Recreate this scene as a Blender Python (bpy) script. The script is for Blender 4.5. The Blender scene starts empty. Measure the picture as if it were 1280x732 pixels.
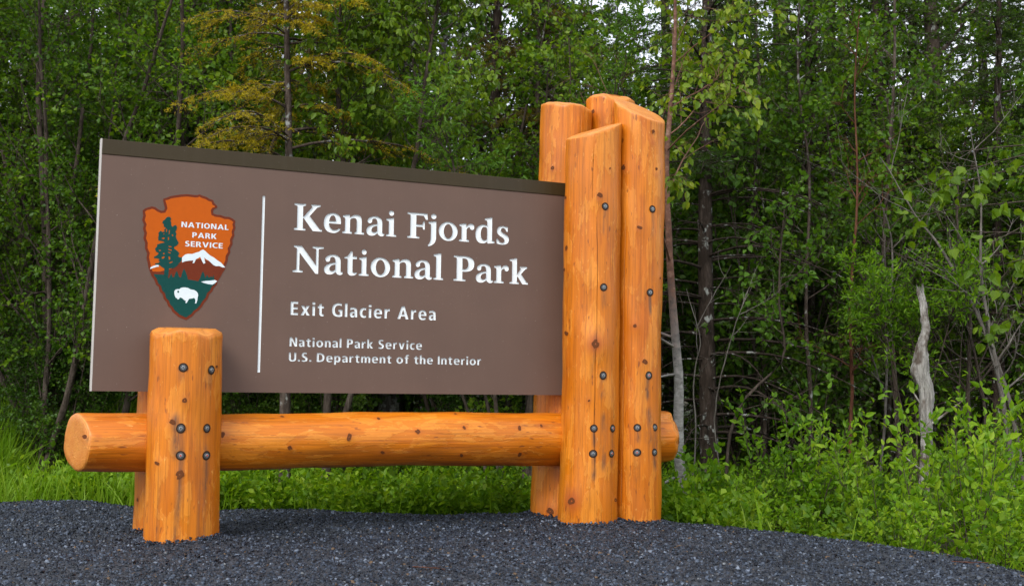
import bpy, bmesh, math, random
import numpy as np
from mathutils import Vector, Matrix

# ------------------------------------------------------------------ camera, world, sun, exposure
SC = bpy.context.scene
COL = SC.collection
R = math.radians
cam_data = bpy.data.cameras.new('camera')
cam = bpy.data.objects.new('camera', cam_data)
COL.objects.link(cam)
SC.camera = cam
cam_data.sensor_width = 36.0
cam_data.lens = 36.0 * 1400 / 1280
cam_data.clip_start = 0.05
cam_data.clip_end = 3000
cam_data.dof.use_dof = True
cam_data.dof.focus_distance = 6.0
cam_data.dof.aperture_fstop = 5.6
_p, _r = R(5.083), R(0.545)
_f = Vector((0, math.cos(_p), math.sin(_p)))
_x0 = Vector((1, 0, 0)); _u0 = _x0.cross(_f)
_x = _x0 * math.cos(_r) + _u0 * math.sin(_r)
_u = _u0 * math.cos(_r) - _x0 * math.sin(_r)
cam.matrix_world = Matrix(((_x.x, _u.x, -_f.x, 0), (_x.y, _u.y, -_f.y, 0), (_x.z, _u.z, -_f.z, 0.72), (0, 0, 0, 1)))

SUN_ELEV, SUN_AZ = 44.0, 205.0          # azimuth clockwise from +Y: behind the camera, to the left
world = bpy.data.worlds.new('World')
SC.world = world
world.use_nodes = True
nt = world.node_tree
bg = nt.nodes['Background']
sky = nt.nodes.new('ShaderNodeTexSky')
sky.sky_type = 'NISHITA'
sky.sun_disc = False
sky.sun_elevation = R(SUN_ELEV)
sky.sun_rotation = R(SUN_AZ)
sky.dust_density = 2.0
tc = nt.nodes.new('ShaderNodeTexCoord')
cn = nt.nodes.new('ShaderNodeTexNoise'); cn.inputs['Scale'].default_value = 2.2; cn.inputs['Detail'].default_value = 5
cr = nt.nodes.new('ShaderNodeValToRGB')
cr.color_ramp.elements[0].position = 0.3; cr.color_ramp.elements[0].color = (6.3, 6.7, 7.3, 1)
cr.color_ramp.elements[1].position = 0.7; cr.color_ramp.elements[1].color = (8.8, 9.1, 9.5, 1)
mx = nt.nodes.new('ShaderNodeMixRGB'); mx.inputs[0].default_value = 0.82
nt.links.new(tc.outputs['Generated'], cn.inputs['Vector'])
nt.links.new(cn.outputs['Fac'], cr.inputs[0])
nt.links.new(sky.outputs[0], mx.inputs[1])
nt.links.new(cr.outputs[0], mx.inputs[2])
nt.links.new(mx.outputs[0], bg.inputs['Color'])
bg.inputs['Strength'].default_value = 0.12

sun_data = bpy.data.lights.new('sun', 'SUN')
sun_data.energy = 1.5
sun_data.angle = R(26)
sun_data.color = (1.0, 0.96, 0.9)
sun = bpy.data.objects.new('sun', sun_data)
COL.objects.link(sun)
sd = Vector((math.sin(R(SUN_AZ)) * math.cos(R(SUN_ELEV)), math.cos(R(SUN_AZ)) * math.cos(R(SUN_ELEV)), math.sin(R(SUN_ELEV))))
sun.rotation_euler = sd.to_track_quat('Z', 'Y').to_euler()
sun.location = sd * 40

SC.view_settings.view_transform = 'Standard'
SC.view_settings.look = 'None'
SC.view_settings.gamma = 1.0
SC.view_settings.use_curve_mapping = False
SC.view_settings.exposure = 0.9
SC.cycles.max_bounces = 6
SC.cycles.diffuse_bounces = 3
SC.cycles.glossy_bounces = 2
SC.cycles.transmission_bounces = 3
SC.cycles.use_denoising = True

# ------------------------------------------------------------------ mesh helpers
def mesh_np(name, verts, faces_list, mats, smooth=False, mat_idx=None):
    """faces_list: list of int arrays (n,3) or (n,4)."""
    me = bpy.data.meshes.new(name)
    verts = np.asarray(verts, dtype=np.float32)
    faces_list = [np.asarray(f, dtype=np.int32) for f in faces_list if len(f)]
    me.vertices.add(len(verts)); me.vertices.foreach_set('co', verts.ravel())
    loops = np.concatenate([f.ravel() for f in faces_list])
    sizes = np.concatenate([np.full(len(f), f.shape[1], np.int32) for f in faces_list])
    starts = np.concatenate([[0], np.cumsum(sizes)[:-1]]).astype(np.int32)
    me.loops.add(len(loops)); me.loops.foreach_set('vertex_index', loops)
    me.polygons.add(len(sizes)); me.polygons.foreach_set('loop_start', starts)
    me.polygons.foreach_set('loop_total', sizes)
    if mat_idx is not None:
        me.polygons.foreach_set('material_index', np.asarray(mat_idx, np.int32))
    if smooth:
        me.polygons.foreach_set('use_smooth', np.ones(len(sizes), bool))
    for m in (mats if isinstance(mats, (list, tuple)) else [mats]):
        me.materials.append(m)
    me.update(calc_edges=True)
    me.validate()
    return me

def link(name, me, parent=None, loc=None, rot=None):
    o = bpy.data.objects.new(name, me)
    COL.objects.link(o)
    if parent: o.parent = parent
    if loc is not None: o.location = loc
    if rot is not None: o.rotation_euler = rot
    return o

def tag(o, label=None, cat=None, group=None, kind=None):
    if label: o['label'] = label
    if cat: o['category'] = cat
    if group: o['group'] = group
    if kind: o['kind'] = kind
    return o

def copy_tree(o, parent=None):
    c = o.copy(); COL.objects.link(c)
    if parent: c.parent = parent
    for ch in list(o.children): copy_tree(ch, c)
    return c

class Geo:
    """collects vertex and face arrays"""
    def __init__(s): s.v = []; s.f3 = []; s.f4 = []; s.n = 0
    def add(s, v, f3=None, f4=None):
        v = np.asarray(v, float).reshape(-1, 3)
        if f3 is not None and len(f3): s.f3.append(np.asarray(f3) + s.n)
        if f4 is not None and len(f4): s.f4.append(np.asarray(f4) + s.n)
        s.v.append(v); s.n += len(v)
    def arrays(s):
        V = np.concatenate(s.v) if s.v else np.zeros((0, 3))
        F3 = np.concatenate(s.f3) if s.f3 else np.zeros((0, 3), int)
        F4 = np.concatenate(s.f4) if s.f4 else np.zeros((0, 4), int)
        return V, F3, F4
    def mesh(s, name, mat, smooth=False):
        V, F3, F4 = s.arrays()
        return mesh_np(name, V, [F3, F4], mat, smooth)

def norm(a): return a / np.maximum(np.linalg.norm(a, axis=-1, keepdims=True), 1e-9)

def tubes(g, pts, rad, sides=5):
    """pts (m,n,3), rad (m,n): one tube for each row."""
    m, n, _ = pts.shape
    tan = norm(np.gradient(pts, axis=1))
    ref = np.where(np.abs(tan[..., 2:3]) > 0.8, np.array([1.0, 0, 0]), np.array([0, 0, 1.0]))
    a = norm(np.cross(tan, ref)); b = np.cross(tan, a)
    th = np.arange(sides) * 2 * np.pi / sides
    V = pts[:, :, None, :] + rad[:, :, None, None] * (np.cos(th)[None, None, :, None] * a[:, :, None, :] + np.sin(th)[None, None, :, None] * b[:, :, None, :])
    base = (np.arange(m) * n * sides)[:, None, None]
    i = (np.arange(n - 1) * sides)[None, :, None]
    j = np.arange(sides)[None, None, :]; j2 = (j + 1) % sides
    q = np.stack([base + i + j, base + i + j2, base + i + sides + j2, base + i + sides + j], -1).reshape(-1, 4)
    g.add(V.reshape(-1, 3), None, q[:, ::-1])

# ------------------------------------------------------------------ material helpers
def new_mat(name):
    m = bpy.data.materials.new(name); m.use_nodes = True
    return m, m.node_tree, m.node_tree.nodes['Principled BSDF']

def N(nt, t, **kw):
    n = nt.nodes.new(t)
    for k, v in kw.items(): setattr(n, k, v)
    return n

def ramp(nt, src, stops, interp='LINEAR'):
    r = nt.nodes.new('ShaderNodeValToRGB'); r.color_ramp.interpolation = interp
    e = r.color_ramp.elements
    while len(e) < len(stops): e.new(0.5)
    for i, (p, c) in enumerate(stops):
        e[i].position = p
        e[i].color = (c, c, c, 1) if isinstance(c, (int, float)) else (*c, 1)
    nt.links.new(src, r.inputs[0])
    return r.outputs[0]

def mapped(nt, scale, coord='Object'):
    t = nt.nodes.new('ShaderNodeTexCoord'); mp = nt.nodes.new('ShaderNodeMapping')
    mp.inputs['Scale'].default_value = scale
    nt.links.new(t.outputs[coord], mp.inputs['Vector'])
    return mp.outputs[0]

def noise(nt, vec, scale, detail=4, rough=0.55, dist=0.0):
    n = nt.nodes.new('ShaderNodeTexNoise')
    n.inputs['Scale'].default_value = scale; n.inputs['Detail'].default_value = detail
    n.inputs['Roughness'].default_value = rough; n.inputs['Distortion'].default_value = dist
    if vec is not None: nt.links.new(vec, n.inputs['Vector'])
    return n.outputs['Fac']

def mix(nt, fac, a, b, mode='MIX'):
    m = nt.nodes.new('ShaderNodeMixRGB'); m.blend_type = mode
    for k, s in ((0, fac), (1, a), (2, b)):
        if isinstance(s, (int, float)): m.inputs[k].default_value = s if k == 0 else (s, s, s, 1)
        elif isinstance(s, tuple): m.inputs[k].default_value = (*s, 1)
        else: nt.links.new(s, m.inputs[k])
    return m.outputs[0]

def bump(nt, bsdf, h, strength=0.3, dist=0.01):
    b = nt.nodes.new('ShaderNodeBump'); b.inputs['Strength'].default_value = strength
    b.inputs['Distance'].default_value = dist
    nt.links.new(h, b.inputs['Height']); nt.links.new(b.outputs[0], bsdf.inputs['Normal'])

def leaf_mat(name, cols, rough=0.5, trans=0.38, spec=0.16):
    """leaf: per-leaf colour, some light passing through."""
    m, t, b = new_mat(name)
    g = N(t, 'ShaderNodeNewGeometry'); oi = N(t, 'ShaderNodeObjectInfo')
    add = N(t, 'ShaderNodeMath', operation='MULTIPLY_ADD')
    t.links.new(oi.outputs['Random'], add.inputs[0]); add.inputs[1].default_value = 0.40
    sc = N(t, 'ShaderNodeMath', operation='MULTIPLY'); sc.inputs[1].default_value = 0.60
    t.links.new(g.outputs['Random Per Island'], sc.inputs[0]); t.links.new(sc.outputs[0], add.inputs[2])
    k = len(cols)
    c = ramp(t, add.outputs[0], [(i / (k - 1), cc) for i, cc in enumerate(cols)])
    v = mapped(t, (1, 1, 1))
    big = noise(t, v, 1.3, 2)
    c = mix(t, ramp(t, big, [(0.35, 0.0), (0.65, 1.0)]), c, mix(t, 1.0, c, (0.8, 0.86, 0.7), 'MULTIPLY'))
    t.links.new(c, b.inputs['Base Color'])
    b.inputs['Roughness'].default_value = rough
    b.inputs['Specular IOR Level'].default_value = spec
    tr = N(t, 'ShaderNodeBsdfTranslucent')
    t.links.new(mix(t, 1.0, c, (1.6, 1.5, 0.5), 'MULTIPLY'), tr.inputs['Color'])
    ms = N(t, 'ShaderNodeMixShader'); ms.inputs[0].default_value = trans
    t.links.new(b.outputs[0], ms.inputs[1]); t.links.new(tr.outputs[0], ms.inputs[2])
    t.links.new(ms.outputs[0], t.nodes['Material Output'].inputs['Surface'])
    return m

def bark_mat(name, c1, c2, c3, scale=(30, 30, 8), lichen=0.0, lich_col=(0.32, 0.33, 0.31), band=False):
    m, t, b = new_mat(name)
    v = mapped(t, scale)
    n1 = noise(t, v, 1.0, 6, 0.65, 0.5)
    c = ramp(t, n1, [(0.3, c1), (0.5, c2), (0.7, c3)])
    v2 = mapped(t, (5, 5, 4))
    if lichen > 0:
        n2 = noise(t, v2, 2.5, 5, 0.6)
        c = mix(t, ramp(t, n2, [(0.62 - lichen * 0.3, 0.0), (0.70 - lichen * 0.3, 1.0)]), c, lich_col)
    t.links.new(c, b.inputs['Base Color'])
    b.inputs['Roughness'].default_value = 0.9
    b.inputs['Specular IOR Level'].default_value = 0.15
    bump(t, b, n1, 0.8, 0.02)
    return m

# ------------------------------------------------------------------ materials
def wood_mat():
    m, t, b = new_mat('varnished_log')
    tcn = N(t, 'ShaderNodeTexCoord'); oi = N(t, 'ShaderNodeObjectInfo')
    off = N(t, 'ShaderNodeVectorMath', operation='SCALE'); off.inputs[0].default_value = (17.0, 9.0, 5.0)
    t.links.new(oi.outputs['Random'], off.inputs['Scale'])
    ad = N(t, 'ShaderNodeVectorMath', operation='ADD')
    t.links.new(tcn.outputs['Object'], ad.inputs[0]); t.links.new(off.outputs[0], ad.inputs[1])
    def mp(s):
        n = N(t, 'ShaderNodeMapping'); n.inputs['Scale'].default_value = s
        t.links.new(ad.outputs[0], n.inputs['Vector']); return n.outputs[0]
    broad = noise(t, mp((4, 4, 0.9)), 1.4, 3, 0.5, 0.3)
    c = ramp(t, broad, [(0.25, (0.44, 0.108, 0.002)), (0.5, (0.54, 0.148, 0.003)), (0.75, (0.62, 0.195, 0.007))])
    # drawknife patches: islands of paler sapwood with crisp, wandering borders
    pn = noise(t, mp((8, 8, 2.6)), 1.4, 7, 0.62, 0.2)
    pat = ramp(t, pn, [(0.52, 0.0), (0.545, 0.9), (0.60, 0.6), (0.70, 1.0)])
    c = mix(t, mix(t, 0.42, 0.0, pat), c, (0.76, 0.30, 0.035))
    dn = noise(t, mp((12, 12, 1.1)), 1.3, 7, 0.66, 0.3)
    c = mix(t, mix(t, 0.5, 0.0, ramp(t, dn, [(0.54, 0.0), (0.60, 1.0)])), c, (0.38, 0.084, 0.002))
    # fine grain lines
    gn = noise(t, mp((70, 70, 1.6)), 1.6, 4, 0.6, 0.2)
    c = mix(t, 0.55, c, mix(t, 1.0, c, ramp(t, gn, [(0.36, 0.60), (0.5, 1.0), (0.64, 1.15)]), 'MULTIPLY'))
    g2 = noise(t, mp((28, 28, 0.7)), 1.5, 3, 0.55, 0.1)
    c = mix(t, 0.6, c, mix(t, 1.0, c, ramp(t, g2, [(0.32, 0.80), (0.5, 1.0), (0.68, 1.08)]), 'MULTIPLY'))
    # scraped specks and short pale nicks left by the drawknife
    sp_ = noise(t, mp((55, 55, 20)), 1.2, 3, 0.6)
    c = mix(t, ramp(t, sp_, [(0.66, 0.0), (0.72, 0.35)]), c, (0.84, 0.45, 0.12))
    # dark flecks
    fn = noise(t, mp((42, 42, 11)), 1.3, 2, 0.5)
    c = mix(t, ramp(t, fn, [(0.66, 0.0), (0.74, 0.8)]), c, (0.20, 0.05, 0.006))
    # end grain, knot halos, weather stains, crack depth
    end = N(t, 'ShaderNodeAttribute', attribute_name='endgrain')
    sx = N(t, 'ShaderNodeSeparateXYZ'); t.links.new(tcn.outputs['Object'], sx.inputs[0])
    ln = N(t, 'ShaderNodeCombineXYZ'); t.links.new(sx.outputs[0], ln.inputs[0]); t.links.new(sx.outputs[1], ln.inputs[1])
    ln2 = N(t, 'ShaderNodeVectorMath', operation='LENGTH'); t.links.new(ln.outputs[0], ln2.inputs[0])
    rg = N(t, 'ShaderNodeMath', operation='SINE'); rs = N(t, 'ShaderNodeMath', operation='MULTIPLY'); rs.inputs[1].default_value = 900
    t.links.new(ln2.outputs['Value'], rs.inputs[0]); t.links.new(rs.outputs[0], rg.inputs[0])
    ec = mix(t, ramp(t, noise(t, mp((9, 9, 9)), 2, 5), [(0.35, 0.0), (0.65, 1.0)]), (0.54, 0.165, 0.018), (0.66, 0.26, 0.045))
    ec = mix(t, 0.40, ec, ramp(t, rg.outputs[0], [(0.2, (0.36, 0.10, 0.010)), (0.8, (0.72, 0.31, 0.06))]))
    c = mix(t, end.outputs['Fac'], c, ec)
    halo = N(t, 'ShaderNodeAttribute', attribute_name='halo')
    c = mix(t, halo.outputs['Fac'], c, (0.36, 0.075, 0.010))
    st = N(t, 'ShaderNodeAttribute', attribute_name='stain')
    sn = noise(t, mp((26, 26, 4)), 1.5, 5, 0.7, 0.5)
    sf = mix(t, 1.0, st.outputs['Color'], ramp(t, sn, [(0.36, 0.0), (0.56, 1.0)]), 'MULTIPLY')
    c = mix(t, sf, c, (0.075, 0.042, 0.028))
    ck = N(t, 'ShaderNodeAttribute', attribute_name='crack')
    c = mix(t, ck.outputs['Fac'], c, (0.07, 0.022, 0.008))
    t.links.new(c, b.inputs['Base Color'])
    t.links.new(ramp(t, noise(t, mp((12, 12, 3)), 2, 4), [(0.3, 0.34), (0.7, 0.55)]), b.inputs['Roughness'])
    b.inputs['Coat Weight'].default_value = 0.15
    b.inputs['Coat Roughness'].default_value = 0.3
    b.inputs['Specular IOR Level'].default_value = 0.3
    hh = mix(t, 0.5, gn, mix(t, 0.5, pat, pn))
    bump(t, b, hh, 0.6, 0.006)
    return m
M = {}
M['wood'] = wood_mat()
def panel_mat(name, col, rough):
    m, t, b = new_mat(name)
    n1 = noise(t, mapped(t, (1, 1, 1)), 3.0, 5, 0.6)
    dust = noise(t, mapped(t, (1, 1, 1)), 140.0, 2, 0.5)
    c = mix(t, ramp(t, n1, [(0.3, 0.0), (0.7, 1.0)]), tuple(x * 0.93 for x in col), tuple(x * 1.06 for x in col))
    c = mix(t, ramp(t, dust, [(0.74, 0.0), (0.79, 0.55)]), c, (0.42, 0.36, 0.32))
    st = noise(t, mapped(t, (9, 1, 0.5)), 2.0, 5, 0.6)
    c = mix(t, mix(t, 0.02, 0.0, ramp(t, st, [(0.5, 0.0), (0.75, 1.0)])), c, (0.30, 0.25, 0.22))
    t.links.new(c, b.inputs['Base Color'])
    t.links.new(ramp(t, n1, [(0.3, rough - 0.06), (0.7, rough + 0.08)]), b.inputs['Roughness'])
    b.inputs['Specular IOR Level'].default_value = 0.25
    bump(t, b, dust, 0.05, 0.001)
    return m
M['panel'] = panel_mat('brown_panel_paint', (0.122, 0.075, 0.057), 0.5)
M['cap'] = panel_mat('olive_brown_cap', (0.036, 0.024, 0.008), 0.4)
M['trim'] = panel_mat('skylit_panel_edge', (0.42, 0.39, 0.36), 0.35)  # pale colour paints in the sky light on the rounded edge
def flat_mat(name, col, rough=0.5, metal=0.0, var=0.1, nscale=40):
    m, t, b = new_mat(name)
    n1 = noise(t, mapped(t, (1, 1, 1)), nscale, 4)
    c = mix(t, ramp(t, n1, [(0.3, 0.0), (0.7, 1.0)]), tuple(x * (1 - var) for x in col), tuple(min(1, x * (1 + var)) for x in col))
    t.links.new(c, b.inputs['Base Color'])
    b.inputs['Roughness'].default_value = rough; b.inputs['Metallic'].default_value = metal
    if not metal: b.inputs['Specular IOR Level'].default_value = 0.15
    return m
M['white'] = flat_mat('carved_white_paint', (0.73, 0.76, 0.77), 0.5, var=0.03)
M['emb_orange'] = flat_mat('emblem_orange', (0.46, 0.085, 0.001), 0.45, var=0.04)
M['emb_rust'] = flat_mat('emblem_rust', (0.135, 0.022, 0.006), 0.45, var=0.05)
M['emb_green'] = flat_mat('emblem_green', (0.002, 0.052, 0.045), 0.45, var=0.05)
M['emb_white'] = flat_mat('emblem_white', (0.62, 0.70, 0.74), 0.45, var=0.04)
M['steel'] = flat_mat('galvanised_steel', (0.34, 0.36, 0.37), 0.4, 0.8, 0.35, 200)
M['washer'] = flat_mat('dark_washer', (0.085, 0.088, 0.092), 0.5, 0.5, 0.4, 200)
M['hole'] = flat_mat('bolt_recess_shade', (0.030, 0.016, 0.010), 0.8)  # dark colour stands in for the shade inside the bolt recess
M['redcap'] = flat_mat('red_bolt_paint', (0.42, 0.07, 0.045), 0.5, 0.0, 0.2, 200)
M['knot'] = flat_mat('knot_core', (0.120, 0.036, 0.010), 0.6, var=0.75, nscale=160)

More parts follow.
